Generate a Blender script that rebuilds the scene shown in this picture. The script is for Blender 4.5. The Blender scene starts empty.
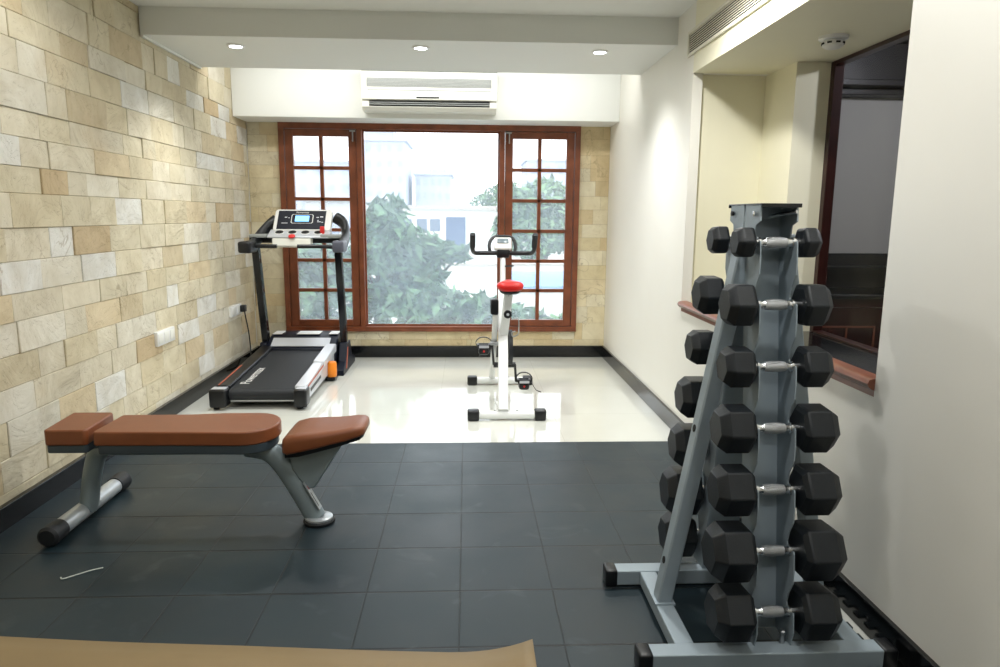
import bpy, bmesh, math, random
from mathutils import Vector, Matrix, noise

# ---------------------------------------------------------------- camera, sky, exposure
scene = bpy.context.scene
COL = scene.collection
R = math.radians

cam_data = bpy.data.cameras.new('camera')
cam_data.sensor_width = 36.0
cam_data.lens = 36.0 * 701.13 / 1000.0
cam_data.clip_start = 0.02
cam_data.clip_end = 500
cam = bpy.data.objects.new('camera', cam_data)
COL.objects.link(cam)
PITCH, YAW, ROLL = 0.1669, 0.0481, -0.0082
fw = Vector((math.sin(YAW) * math.cos(PITCH), math.cos(YAW) * math.cos(PITCH), -math.sin(PITCH)))
rt = Vector((math.cos(YAW), -math.sin(YAW), 0))
dn = fw.cross(rt)
r2 = rt * math.cos(ROLL) + dn * math.sin(ROLL)
u2 = -(dn * math.cos(ROLL) - rt * math.sin(ROLL))
m = Matrix((r2, u2, -fw)).transposed().to_4x4()
m.translation = Vector((0, 0, 1.35))
cam.matrix_world = m
scene.camera = cam

world = bpy.data.worlds.new('overcast_sky')
scene.world = world
world.use_nodes = True
SKY_COLOUR, SKY_STRENGTH = (0.91, 0.96, 1.0), 2.6
wn = world.node_tree.nodes
wn['Background'].inputs[0].default_value = (*SKY_COLOUR, 1)
wn['Background'].inputs[1].default_value = SKY_STRENGTH

vs = scene.view_settings
vs.view_transform = 'Standard'
vs.look = 'None'
vs.gamma = 1
vs.use_curve_mapping = False
vs.exposure = 0.4
scene.cycles.use_denoising = True
scene.cycles.max_bounces = 10
scene.cycles.diffuse_bounces = 5
scene.cycles.glossy_bounces = 5
scene.cycles.transparent_max_bounces = 16
scene.cycles.sample_clamp_indirect = 6
scene.cycles.caustics_reflective = False
scene.cycles.caustics_refractive = False

SPOT_W, FRONT_W, COVE_W, NEXT_W = 56.0, 40.0, 11.0, 38.0

# ---------------------------------------------------------------- helpers
def lin(c):
    return tuple(((v / 255) / 12.92 if v / 255 <= 0.04045 else ((v / 255 + 0.055) / 1.055) ** 2.4) for v in c)

def mat(name, rgb, rough=0.5, metal=0.0, spec=0.5, noise_amt=0.0, noise_scale=20.0, bump=0.0, bump_scale=200.0,
        coat=0.0, rough_noise=0.0):
    mt = bpy.data.materials.new(name)
    mt.use_nodes = True
    nt = mt.node_tree
    b = nt.nodes['Principled BSDF']
    col = lin(rgb)
    b.inputs['Base Color'].default_value = (*col, 1)
    b.inputs['Roughness'].default_value = rough
    b.inputs['Metallic'].default_value = metal
    b.inputs['Specular IOR Level'].default_value = spec
    b.inputs['Coat Weight'].default_value = coat
    tc = nt.nodes.new('ShaderNodeTexCoord')
    if noise_amt > 0 or rough_noise > 0:
        n = nt.nodes.new('ShaderNodeTexNoise')
        n.inputs['Scale'].default_value = noise_scale
        n.inputs['Detail'].default_value = 6
        nt.links.new(tc.outputs['Object'], n.inputs['Vector'])
        if noise_amt > 0:
            r = nt.nodes.new('ShaderNodeValToRGB')
            r.color_ramp.elements[0].position = 0.3
            r.color_ramp.elements[1].position = 0.7
            r.color_ramp.elements[0].color = (*[max(0, c * (1 - noise_amt)) for c in col], 1)
            r.color_ramp.elements[1].color = (*[min(1, c * (1 + noise_amt)) for c in col], 1)
            nt.links.new(n.outputs['Fac'], r.inputs['Fac'])
            nt.links.new(r.outputs['Color'], b.inputs['Base Color'])
        if rough_noise > 0:
            mr = nt.nodes.new('ShaderNodeMapRange')
            mr.inputs['From Min'].default_value = 0.3
            mr.inputs['From Max'].default_value = 0.7
            mr.inputs['To Min'].default_value = max(0, rough - rough_noise)
            mr.inputs['To Max'].default_value = min(1, rough + rough_noise)
            nt.links.new(n.outputs['Fac'], mr.inputs['Value'])
            nt.links.new(mr.outputs['Result'], b.inputs['Roughness'])
    if bump > 0:
        n2 = nt.nodes.new('ShaderNodeTexNoise')
        n2.inputs['Scale'].default_value = bump_scale
        n2.inputs['Detail'].default_value = 4
        nt.links.new(tc.outputs['Object'], n2.inputs['Vector'])
        bp = nt.nodes.new('ShaderNodeBump')
        bp.inputs['Strength'].default_value = bump
        bp.inputs['Distance'].default_value = 0.004
        nt.links.new(n2.outputs['Fac'], bp.inputs['Height'])
        nt.links.new(bp.outputs['Normal'], b.inputs['Normal'])
    return mt

def emit_mat(name, rgb, strength):
    mt = bpy.data.materials.new(name)
    mt.use_nodes = True
    nt = mt.node_tree
    b = nt.nodes['Principled BSDF']
    b.inputs['Base Color'].default_value = (*lin(rgb), 1)
    b.inputs['Emission Color'].default_value = (*lin(rgb), 1)
    b.inputs['Emission Strength'].default_value = strength
    return mt

def catmull(pts, n=6):
    pts = [Vector(p) for p in pts]
    if len(pts) < 3:
        return pts
    P = [pts[0] * 2 - pts[1]] + pts + [pts[-1] * 2 - pts[-2]]
    out = []
    for i in range(1, len(P) - 2):
        a, b, c, d = P[i - 1:i + 3]
        for k in range(n):
            t = k / n
            out.append(0.5 * ((2 * b) + (c - a) * t + (2 * a - 5 * b + 4 * c - d) * t * t + (3 * b - a - 3 * c + d) * t ** 3))
    out.append(P[-2])
    return out

class MB:
    """collects world-space shapes, links them as one mesh object"""
    def __init__(self):
        self.bm = bmesh.new()

    def box(self, lo, hi, rot=None, pivot=None, bevel=0.0, seg=2):
        lo, hi = Vector(lo), Vector(hi)
        c, s = (lo + hi) / 2, hi - lo
        M = Matrix.Translation(c) @ Matrix.Diagonal((*s, 1))
        r = bmesh.ops.create_cube(self.bm, size=1, matrix=M)
        vs_ = r['verts']
        if bevel > 0:
            es = list({e for v in vs_ for e in v.link_edges})
            rb = bmesh.ops.bevel(self.bm, geom=es, offset=min(bevel, min(s) * 0.49), segments=seg, affect='EDGES', profile=0.5)
            vs_ = list({v for f_ in rb['faces'] for v in f_.verts} | {v for v in vs_ if v.is_valid})
        if rot is not None:
            pv = Vector(pivot) if pivot is not None else c
            bmesh.ops.rotate(self.bm, verts=vs_, cent=pv, matrix=rot)
        return self

    def tube(self, pts, r, seg=12, smooth=0, sx=1.0, sy=1.0, up=None, square=False, caps=True, radii=None):
        if smooth:
            n0 = len(pts)
            if radii:
                rr = []
                for i in range(n0 - 1):
                    for k in range(smooth):
                        rr.append(radii[i] + (radii[i + 1] - radii[i]) * k / smooth)
                rr.append(radii[-1])
                radii = rr
            pts = catmull(pts, smooth)
        pts = [Vector(p) for p in pts]
        rings = []
        ref = Vector(up) if up is not None else None
        prev = None
        for i, p in enumerate(pts):
            t = (pts[min(i + 1, len(pts) - 1)] - pts[max(i - 1, 0)]).normalized()
            if ref is not None:
                a = ref - t * ref.dot(t)
            elif prev is not None:
                a = prev - t * prev.dot(t)
            else:
                a = t.orthogonal()
            a.normalize()
            prev = a
            b = t.cross(a)
            rad = radii[i] if radii else r
            ring = []
            if square:
                k = 0.82
                cs = [(1, k), (k, 1), (-k, 1), (-1, k), (-1, -k), (-k, -1), (k, -1), (1, -k)]
                for cx, cy in cs:
                    ring.append(self.bm.verts.new(p + a * cx * rad * sx + b * cy * rad * sy))
            else:
                for k in range(seg):
                    th = 2 * math.pi * k / seg
                    ring.append(self.bm.verts.new(p + a * math.cos(th) * rad * sx + b * math.sin(th) * rad * sy))
            rings.append(ring)
        n = len(rings[0])
        for i in range(len(rings) - 1):
            for k in range(n):
                self.bm.faces.new((rings[i][k], rings[i][(k + 1) % n], rings[i + 1][(k + 1) % n], rings[i + 1][k]))
        if caps:
            self.bm.faces.new(rings[0][::-1])
            self.bm.faces.new(rings[-1])
        return self

    def cyl(self, p0, p1, r, r1=None, seg=24):
        return self.tube([p0, p1], r, seg=seg, radii=[r, r if r1 is None else r1])

    def lathe(self, p0, axis, prof, seg=24):
        """prof: list of (distance along axis, radius)"""
        ax = Vector(axis).normalized()
        p0 = Vector(p0)
        a = ax.orthogonal().normalized()
        b = ax.cross(a)
        rings = []
        for d, r in prof:
            rings.append([self.bm.verts.new(p0 + ax * d + (a * math.cos(2 * math.pi * k / seg) + b * math.sin(2 * math.pi * k / seg)) * max(r, 1e-4)) for k in range(seg)])
        for i in range(len(rings) - 1):
            for k in range(seg):
                self.bm.faces.new((rings[i][k], rings[i][(k + 1) % seg], rings[i + 1][(k + 1) % seg], rings[i + 1][k]))
        self.bm.faces.new(rings[0][::-1])
        self.bm.faces.new(rings[-1])
        return self

    def prism(self, poly, ext, f):
        """poly: 2-D points; ext: (e0, e1); f(u, v, e) -> world point"""
        A = [self.bm.verts.new(Vector(f(u, v, ext[0]))) for u, v in poly]
        B = [self.bm.verts.new(Vector(f(u, v, ext[1]))) for u, v in poly]
        n = len(poly)
        self.bm.faces.new(A[::-1])
        self.bm.faces.new(B)
        for k in range(n):
            self.bm.faces.new((A[k], A[(k + 1) % n], B[(k + 1) % n], B[k]))
        return self

    def loft(self, rings, caps=True):
        V = [[self.bm.verts.new(Vector(p)) for p in ring] for ring in rings]
        n = len(V[0])
        for i in range(len(V) - 1):
            for k in range(n):
                self.bm.faces.new((V[i][k], V[i][(k + 1) % n], V[i + 1][(k + 1) % n], V[i + 1][k]))
        if caps:
            self.bm.faces.new(V[0][::-1])
            self.bm.faces.new(V[-1])
        return self

    def quad(self, *p):
        self.bm.faces.new([self.bm.verts.new(Vector(q)) for q in p])
        return self

    def build(self, name, material, parent=None, origin=None, bevel=0.0, seg=2, smooth=35, subsurf=0):
        org = Vector(origin) if origin is not None else (ORIGIN.get(parent.name, Vector()) if parent else Vector())
        bm = self.bm
        bmesh.ops.recalc_face_normals(bm, faces=bm.faces)
        bmesh.ops.translate(bm, verts=bm.verts, vec=-org)
        me = bpy.data.meshes.new(name)
        bm.to_mesh(me)
        bm.free()
        me.materials.append(material)
        if smooth:
            me.polygons.foreach_set('use_smooth', [True] * len(me.polygons))
            me.set_sharp_from_angle(angle=R(smooth))
        o = bpy.data.objects.new(name, me)
        COL.objects.link(o)
        if parent is not None:
            o.parent = parent
            ORIGIN[o.name] = org
        else:
            o.location = org
            ORIGIN[o.name] = org
        if bevel > 0:
            bv = o.modifiers.new('bevel', 'BEVEL')
            bv.width = bevel
            bv.segments = seg
            bv.limit_method = 'ANGLE'
            bv.angle_limit = R(40)
        if subsurf:
            s = o.modifiers.new('subsurf', 'SUBSURF')
            s.levels = s.render_levels = subsurf
        return o

ORIGIN = {}

def tag(o, label, cat, group=None):
    o['label'] = label
    o['category'] = cat
    if group:
        o['group'] = group
    return o

def thing(name, label, cat, loc, group=None):
    o = bpy.data.objects.new(name, None)
    o.empty_display_size = 0.1
    COL.objects.link(o)
    o.location = loc
    ORIGIN[o.name] = Vector(loc)
    return tag(o, label, cat, group)

def struct(o):
    o['kind'] = 'structure'
    return o

def struct_empty(name, loc):
    o = bpy.data.objects.new(name, None)
    COL.objects.link(o)
    o.location = loc
    ORIGIN[o.name] = Vector(loc)
    o['kind'] = 'structure'
    return o

def copy_tree(o, loc):
    c = o.copy()
    COL.objects.link(c)
    c.location = loc
    for ch in list(o.children):
        d = ch.copy()
        COL.objects.link(d)
        d.parent = c
        for g in list(ch.children):
            e = g.copy()
            COL.objects.link(e)
            e.parent = d
    return c

def text_obj(name, body, material, parent, size, M, extrude=0.0006):
    cu = bpy.data.curves.new(name, 'FONT')
    cu.body = body
    cu.size = size
    cu.extrude = extrude
    cu.materials.append(material)
    tmp = bpy.data.objects.new('lettering_source', cu)
    COL.objects.link(tmp)
    bpy.context.view_layer.update()
    me = bpy.data.meshes.new_from_object(tmp.evaluated_get(bpy.context.evaluated_depsgraph_get()))
    bpy.data.objects.remove(tmp)
    me.materials.clear()
    me.materials.append(material)
    o = bpy.data.objects.new(name, me)
    COL.objects.link(o)
    o.parent = parent
    M2 = M.copy()
    M2.translation = M.translation - ORIGIN[parent.name]
    o.matrix_local = M2
    return o

# ---------------------------------------------------------------- materials
M = {}
M['wall_white'] = mat('warm_white_paint', (236, 234, 226), 0.45, noise_amt=0.015, noise_scale=2.0)
M['wall_cream'] = mat('cream_paint', (236, 232, 208), 0.5, noise_amt=0.015, noise_scale=2.0)
M['ceiling'] = mat('ceiling_paint', (232, 234, 231), 0.6)
M['granite'] = mat('black_granite', (16, 18, 20), 0.12, noise_amt=0.5, noise_scale=90)
M['mahogany'] = mat('red_brown_wood', (122, 66, 40), 0.35, noise_amt=0.25, noise_scale=9)
M['darkwood'] = mat('dark_mahogany', (44, 17, 13), 0.3, noise_amt=0.25, noise_scale=8)
M['ebony'] = mat('ebony_stained_wood', (20, 15, 15), 0.4)
M['sill'] = mat('sill_wood', (120, 72, 54), 0.3, noise_amt=0.2, noise_scale=9)
M['chrome'] = mat('chrome', (226, 228, 230), 0.22, 1.0)
M['knurl'] = mat('knurled_steel', (200, 202, 204), 0.38, 1.0, bump=0.6, bump_scale=900)
M['steel'] = mat('galvanised_steel', (180, 182, 184), 0.35, 1.0)
M['rack'] = mat('silver_grey_powder_coat', (152, 165, 174), 0.45, 0.1, noise_amt=0.03, noise_scale=6)
M['bench'] = mat('bench_silver_grey', (140, 154, 160), 0.38, 0.2, noise_amt=0.03, noise_scale=8)
M['bench_light'] = mat('bench_bright_silver', (188, 194, 198), 0.3, 0.4)
M['leather'] = mat('tan_brown_vinyl', (130, 74, 43), 0.4, noise_amt=0.05, noise_scale=14, bump=0.12, bump_scale=260)
M['rubber'] = mat('black_rubber', (22, 26, 30), 0.55, noise_amt=0.12, noise_scale=18, bump=0.1, bump_scale=180)
M['hex'] = mat('black_hex_rubber', (17, 23, 29), 0.48, noise_amt=0.18, noise_scale=14, bump=0.12, bump_scale=160)
M['black'] = mat('black_plastic', (14, 16, 20), 0.35)
M['blackgloss'] = mat('glossy_black', (10, 12, 18), 0.15)
M['navy'] = mat('navy_black_panel', (14, 19, 34), 0.4, spec=0.25)
M['padbase'] = mat('dark_grey_pad_base', (58, 70, 78), 0.45)
M['darkgrey'] = mat('dark_grey_plastic', (78, 80, 92), 0.4)
M['belt'] = mat('treadmill_belt', (22, 26, 31), 0.6, bump=0.1, bump_scale=300)
M['silver'] = mat('silver_plastic', (204, 207, 213), 0.3, 0.25)
M['white'] = mat('white_plastic', (232, 232, 230), 0.35)
M['bikewhite'] = mat('white_enamel', (226, 228, 228), 0.25)
M['acwhite'] = mat('air_conditioner_white', (232, 232, 224), 0.4)
M['acgrey'] = mat('air_conditioner_grey', (150, 154, 152), 0.5)
M['red'] = mat('red_vinyl', (200, 30, 26), 0.35)
M['redplastic'] = mat('red_plastic', (214, 46, 44), 0.4)
M['orange'] = mat('orange_plastic', (240, 136, 24), 0.4)
M['orangeline'] = mat('orange_stripe', (176, 84, 56), 0.4)
M['lcd'] = emit_mat('backlit_display', (120, 190, 250), 1.3)
M['lcdgrey'] = mat('grey_display', (120, 134, 140), 0.2)
M['paper'] = mat('kraft_paper', (140, 119, 84), 0.55, noise_amt=0.05, noise_scale=5)
M['lamp'] = emit_mat('lamp_glow', (245, 250, 255), 14)
M['cable'] = mat('black_cable', (12, 12, 14), 0.5)
M['thread'] = mat('pale_thread', (190, 196, 190), 0.6)
M['bark'] = mat('bark', (86, 70, 54), 0.9)
M['vent_dark'] = mat('vent_shadow', (20, 20, 18), 0.8)
M['ventwhite'] = mat('vent_white', (226, 222, 206), 0.5)

def leaf_mat(name, rgb):
    mt = mat(name, rgb, 0.5, noise_amt=0.35, noise_scale=2.5)
    nt = mt.node_tree
    b = nt.nodes['Principled BSDF']
    at = nt.nodes.new('ShaderNodeAttribute')
    at.attribute_name = 'leaf_tone'
    ml = nt.nodes.new('ShaderNodeMix')
    ml.data_type = 'RGBA'
    ml.blend_type = 'MULTIPLY'
    ml.inputs['Factor'].default_value = 1.0
    nt.links.new(b.inputs['Base Color'].links[0].from_socket, ml.inputs['A'])
    nt.links.new(at.outputs['Color'], ml.inputs['B'])
    nt.links.new(ml.outputs['Result'], b.inputs['Base Color'])
    tr = nt.nodes.new('ShaderNodeBsdfTranslucent')
    nt.links.new(ml.outputs['Result'], tr.inputs['Color'])
    mx = nt.nodes.new('ShaderNodeMixShader')
    mx.inputs['Fac'].default_value = 0.3
    out = nt.nodes['Material Output']
    nt.links.new(b.outputs[0], mx.inputs[1])
    nt.links.new(tr.outputs[0], mx.inputs[2])
    nt.links.new(mx.outputs[0], out.inputs['Surface'])
    return mt

M['leaf'] = leaf_mat('mid_green_leaves', (92, 122, 92))
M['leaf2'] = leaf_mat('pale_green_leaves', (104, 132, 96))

def glass_mat(name, veil, veil_rgb=(225, 236, 250), gloss=0.05):
    """clear pane carrying outdoor haze painted in as a pale dust"""
    mt = bpy.data.materials.new(name)
    mt.use_nodes = True
    nt = mt.node_tree
    nt.nodes.remove(nt.nodes['Principled BSDF'])
    out = nt.nodes['Material Output']
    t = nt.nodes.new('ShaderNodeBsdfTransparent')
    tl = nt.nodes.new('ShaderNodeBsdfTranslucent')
    tl.inputs['Color'].default_value = (*lin(veil_rgb), 1)
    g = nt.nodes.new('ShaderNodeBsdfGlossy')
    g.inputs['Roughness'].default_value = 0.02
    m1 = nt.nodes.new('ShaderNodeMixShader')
    m1.inputs['Fac'].default_value = veil
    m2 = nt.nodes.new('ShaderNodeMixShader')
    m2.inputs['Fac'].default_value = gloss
    if veil > 0:
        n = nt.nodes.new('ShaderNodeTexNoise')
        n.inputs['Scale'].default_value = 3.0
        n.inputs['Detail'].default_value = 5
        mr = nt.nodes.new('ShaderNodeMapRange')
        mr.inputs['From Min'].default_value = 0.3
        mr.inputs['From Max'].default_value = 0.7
        mr.inputs['To Min'].default_value = veil * 0.8
        mr.inputs['To Max'].default_value = veil * 1.2
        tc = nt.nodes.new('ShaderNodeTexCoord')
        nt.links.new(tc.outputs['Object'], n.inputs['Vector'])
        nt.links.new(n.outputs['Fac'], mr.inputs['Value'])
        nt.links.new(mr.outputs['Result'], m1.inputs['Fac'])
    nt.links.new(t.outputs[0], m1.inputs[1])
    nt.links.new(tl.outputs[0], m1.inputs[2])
    nt.links.new(m1.outputs[0], m2.inputs[1])
    nt.links.new(g.outputs[0], m2.inputs[2])
    nt.links.new(m2.outputs[0], out.inputs['Surface'])
    return mt

M['pane'] = glass_mat('haze_veiled_glass', 0.14, (222, 238, 250))  # pale bluish film mixed into the glass stands in for outdoor haze
M['pane_clear'] = glass_mat('clear_interior_glass', 0.0, gloss=0.012)

def tile_floor_mat():
    mt = mat('rubber_floor_tiles', (28, 44, 51), 0.44, spec=0.45, noise_amt=0.16, noise_scale=3.0, bump=0.08, bump_scale=220, rough_noise=0.07)
    nt = mt.node_tree
    b = nt.nodes['Principled BSDF']
    tc = nt.nodes.new('ShaderNodeTexCoord')
    mp = nt.nodes.new('ShaderNodeMapping')
    T = 0.3383
    mp.inputs['Location'].default_value = (0.0246 / T + 50.0, 50.0 - 4.0574 / T, 0)
    mp.inputs['Scale'].default_value = (1 / T, 1 / T, 1)
    nt.links.new(tc.outputs['Object'], mp.inputs['Vector'])
    br = nt.nodes.new('ShaderNodeTexBrick')
    br.offset = 0.0
    br.inputs['Scale'].default_value = 1.0
    br.inputs['Brick Width'].default_value = 1.0
    br.inputs['Row Height'].default_value = 1.0
    br.inputs['Mortar Size'].default_value = 0.0
    br.inputs['Color1'].default_value = (1.0, 1.0, 1.0, 1)
    br.inputs['Color2'].default_value = (0.74, 0.77, 0.80, 1)
    br.inputs['Mortar'].default_value = (1, 1, 1, 1)
    nt.links.new(mp.outputs[0], br.inputs['Vector'])
    def mth(op, a, b_=None):
        q = nt.nodes.new('ShaderNodeMath')
        q.operation = op
        for k_, v_ in enumerate((a, b_)):
            if v_ is None:
                continue
            if isinstance(v_, (int, float)):
                q.inputs[k_].default_value = v_
            else:
                nt.links.new(v_, q.inputs[k_])
        return q.outputs[0]
    sx_ = nt.nodes.new('ShaderNodeSeparateXYZ')
    nt.links.new(mp.outputs[0], sx_.inputs[0])
    def joint(sock, half, depth):
        d_ = mth('ABSOLUTE', mth('SUBTRACT', mth('FRACT', mth('ADD', sock, 0.5)), 0.5))
        mr_ = nt.nodes.new('ShaderNodeMapRange')
        mr_.interpolation_type = 'SMOOTHSTEP'
        mr_.inputs['From Min'].default_value = half * 0.4
        mr_.inputs['From Max'].default_value = half
        mr_.inputs['To Min'].default_value = depth
        mr_.inputs['To Max'].default_value = 0.0
        nt.links.new(d_, mr_.inputs['Value'])
        return mr_.outputs[0]
    gap = mth('MAXIMUM', joint(sx_.outputs['X'], 0.011, 0.55), joint(sx_.outputs['Y'], 0.017, 0.95))
    src = b.inputs['Base Color'].links[0].from_socket
    mx = nt.nodes.new('ShaderNodeMix')
    mx.data_type = 'RGBA'
    mx.blend_type = 'MULTIPLY'
    mx.inputs['Factor'].default_value = 1.0
    nt.links.new(src, mx.inputs['A'])
    mg = nt.nodes.new('ShaderNodeMix')
    mg.data_type = 'RGBA'
    mg.inputs['B'].default_value = (0.03, 0.03, 0.035, 1)
    nt.links.new(gap, mg.inputs['Factor'])
    nt.links.new(br.outputs['Color'], mg.inputs['A'])
    nt.links.new(mg.outputs['Result'], mx.inputs['B'])
    nt.links.new(mx.outputs['Result'], b.inputs['Base Color'])
    # scuffs: sparse pale smears
    n = nt.nodes.new('ShaderNodeTexNoise')
    n.inputs['Scale'].default_value = 5.0
    n.inputs['Detail'].default_value = 8
    n.inputs['Distortion'].default_value = 1.2
    nt.links.new(tc.outputs['Object'], n.inputs['Vector'])
    rp = nt.nodes.new('ShaderNodeValToRGB')
    rp.color_ramp.elements[0].position = 0.60
    rp.color_ramp.elements[1].position = 0.82
    rp.color_ramp.elements[0].color = (0, 0, 0, 1)
    rp.color_ramp.elements[1].color = (0.35, 0.35, 0.35, 1)
    nt.links.new(n.outputs['Fac'], rp.inputs['Fac'])
    mx2 = nt.nodes.new('ShaderNodeMix')
    mx2.data_type = 'RGBA'
    mx2.inputs['B'].default_value = (*lin((92, 102, 106)), 1)
    nt.links.new(rp.outputs['Color'], mx2.inputs['Factor'])
    nt.links.new(mx.outputs['Result'], mx2.inputs['A'])
    nt.links.new(mx2.outputs['Result'], b.inputs['Base Color'])
    # groove bump
    bp = nt.nodes.new('ShaderNodeBump')
    bp.inputs['Strength'].default_value = 0.6
    bp.inputs['Distance'].default_value = 0.004
    bp.invert = True
    nt.links.new(gap, bp.inputs['Height'])
    old = b.inputs['Normal'].links[0].from_socket
    nt.links.new(old, bp.inputs['Normal'])
    nt.links.new(bp.outputs['Normal'], b.inputs['Normal'])
    return mt

M['tiles'] = tile_floor_mat()

def porcelain_mat():
    mt = mat('polished_cream_porcelain', (210, 211, 204), 0.07, spec=0.6, noise_amt=0.02, noise_scale=3.0)
    nt = mt.node_tree
    b = nt.nodes['Principled BSDF']
    tc = nt.nodes.new('ShaderNodeTexCoord')
    br = nt.nodes.new('ShaderNodeTexBrick')
    br.offset = 0.0
    br.inputs['Scale'].default_value = 1.0
    br.inputs['Brick Width'].default_value = 0.8
    br.inputs['Row Height'].default_value = 0.8
    br.inputs['Mortar Size'].default_value = 0.0012
    br.inputs['Color1'].default_value = (1, 1, 1, 1)
    br.inputs['Color2'].default_value = (0.98, 0.98, 0.97, 1)
    br.inputs['Mortar'].default_value = (0.75, 0.74, 0.7, 1)
    mp = nt.nodes.new('ShaderNodeMapping')
    mp.inputs['Location'].default_value = (0.2, 0.1, 0)
    nt.links.new(tc.outputs['Object'], mp.inputs['Vector'])
    nt.links.new(mp.outputs[0], br.inputs['Vector'])
    src = b.inputs['Base Color'].links[0].from_socket
    mx = nt.nodes.new('ShaderNodeMix')
    mx.data_type = 'RGBA'
    mx.blend_type = 'MULTIPLY'
    mx.inputs['Factor'].default_value = 1.0
    nt.links.new(src, mx.inputs['A'])
    nt.links.new(br.outputs['Color'], mx.inputs['B'])
    nt.links.new(mx.outputs['Result'], b.inputs['Base Color'])
    return mt

M['porcelain'] = porcelain_mat()

def stone_mat():
    mt = bpy.data.materials.new('sandstone_cladding')
    mt.use_nodes = True
    nt = mt.node_tree
    b = nt.nodes['Principled BSDF']
    b.inputs['Roughness'].default_value = 0.7
    at = nt.nodes.new('ShaderNodeAttribute')
    at.attribute_name = 'stone_colour'
    tc = nt.nodes.new('ShaderNodeTexCoord')
    n = nt.nodes.new('ShaderNodeTexNoise')
    n.inputs['Scale'].default_value = 5.5
    n.inputs['Detail'].default_value = 8
    n.inputs['Roughness'].default_value = 0.6
    n.inputs['Distortion'].default_value = 0.6
    nt.links.new(tc.outputs['Object'], n.inputs['Vector'])
    r = nt.nodes.new('ShaderNodeValToRGB')
    r.color_ramp.elements[0].position = 0.32
    r.color_ramp.elements[1].position = 0.68
    r.color_ramp.elements[0].color = (0.84, 0.80, 0.72, 1)
    r.color_ramp.elements[1].color = (1.10, 1.10, 1.10, 1)
    nt.links.new(n.outputs['Fac'], r.inputs['Fac'])
    mx = nt.nodes.new('ShaderNodeMix')
    mx.data_type = 'RGBA'
    mx.blend_type = 'MULTIPLY'
    mx.inputs['Factor'].default_value = 0.8
    nt.links.new(at.outputs['Color'], mx.inputs['A'])
    nt.links.new(r.outputs['Color'], mx.inputs['B'])
    # rusty veins in the stone
    n3 = nt.nodes.new('ShaderNodeTexNoise')
    n3.inputs['Scale'].default_value = 2.2
    n3.inputs['Detail'].default_value = 4
    nt.links.new(tc.outputs['Object'], n3.inputs['Vector'])
    r3 = nt.nodes.new('ShaderNodeValToRGB')
    r3.color_ramp.elements[0].position = 0.62
    r3.color_ramp.elements[1].position = 0.74
    r3.color_ramp.elements[0].color = (0, 0, 0, 1)
    r3.color_ramp.elements[1].color = (0.45, 0.45, 0.45, 1)
    nt.links.new(n3.outputs['Fac'], r3.inputs['Fac'])
    mx3 = nt.nodes.new('ShaderNodeMix')
    mx3.data_type = 'RGBA'
    mx3.inputs['B'].default_value = (*lin((206, 186, 150)), 1)
    nt.links.new(r3.outputs['Color'], mx3.inputs['Factor'])
    nt.links.new(mx.outputs['Result'], mx3.inputs['A'])
    nt.links.new(mx3.outputs['Result'], b.inputs['Base Color'])
    # thin brown mineral veins
    nv = nt.nodes.new('ShaderNodeTexNoise')
    nv.inputs['Scale'].default_value = 3.4
    nv.inputs['Detail'].default_value = 5
    nv.inputs['Distortion'].default_value = 1.6
    nt.links.new(tc.outputs['Object'], nv.inputs['Vector'])
    q1 = nt.nodes.new('ShaderNodeMath')
    q1.operation = 'SUBTRACT'
    q1.inputs[1].default_value = 0.56
    nt.links.new(nv.outputs['Fac'], q1.inputs[0])
    q2 = nt.nodes.new('ShaderNodeMath')
    q2.operation = 'ABSOLUTE'
    nt.links.new(q1.outputs[0], q2.inputs[0])
    q3 = nt.nodes.new('ShaderNodeMapRange')
    q3.inputs['From Min'].default_value = 0.0
    q3.inputs['From Max'].default_value = 0.012
    q3.inputs['To Min'].default_value = 0.5
    q3.inputs['To Max'].default_value = 0.0
    nt.links.new(q2.outputs[0], q3.inputs['Value'])
    nm = nt.nodes.new('ShaderNodeTexNoise')
    nm.inputs['Scale'].default_value = 1.9
    nt.links.new(tc.outputs['Object'], nm.inputs['Vector'])
    q4 = nt.nodes.new('ShaderNodeMapRange')
    q4.inputs['From Min'].default_value = 0.48
    q4.inputs['From Max'].default_value = 0.56
    nt.links.new(nm.outputs['Fac'], q4.inputs['Value'])
    q5 = nt.nodes.new('ShaderNodeMath')
    q5.operation = 'MULTIPLY'
    nt.links.new(q3.outputs[0], q5.inputs[0])
    nt.links.new(q4.outputs[0], q5.inputs[1])
    mv = nt.nodes.new('ShaderNodeMix')
    mv.data_type = 'RGBA'
    mv.inputs['B'].default_value = (*lin((146, 126, 92)), 1)
    nt.links.new(q5.outputs[0], mv.inputs['Factor'])
    nt.links.new(mx3.outputs['Result'], mv.inputs['A'])
    nt.links.new(mv.outputs['Result'], b.inputs['Base Color'])
    # cleft relief
    n2 = nt.nodes.new('ShaderNodeTexNoise')
    n2.inputs['Scale'].default_value = 3.2
    n2.inputs['Detail'].default_value = 9
    n2.inputs['Roughness'].default_value = 0.55
    n2.inputs['Distortion'].default_value = 0.8
    nt.links.new(tc.outputs['Object'], n2.inputs['Vector'])
    st = nt.nodes.new('ShaderNodeMapRange')       # terraces: layered breaks of the sandstone
    st.interpolation_type = 'STEPPED'
    st.inputs['Steps'].default_value = 7
    st.inputs['From Min'].default_value = 0.25
    st.inputs['From Max'].default_value = 0.75
    nt.links.new(n2.outputs['Fac'], st.inputs['Value'])
    ad = nt.nodes.new('ShaderNodeMath')
    ad.operation = 'MULTIPLY_ADD'
    ad.inputs[1].default_value = 0.5
    nt.links.new(st.outputs['Result'], ad.inputs[0])
    nt.links.new(n2.outputs['Fac'], ad.inputs[2])
    bp = nt.nodes.new('ShaderNodeBump')
    bp.inputs['Strength'].default_value = 0.9
    bp.inputs['Distance'].default_value = 0.028
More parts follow.
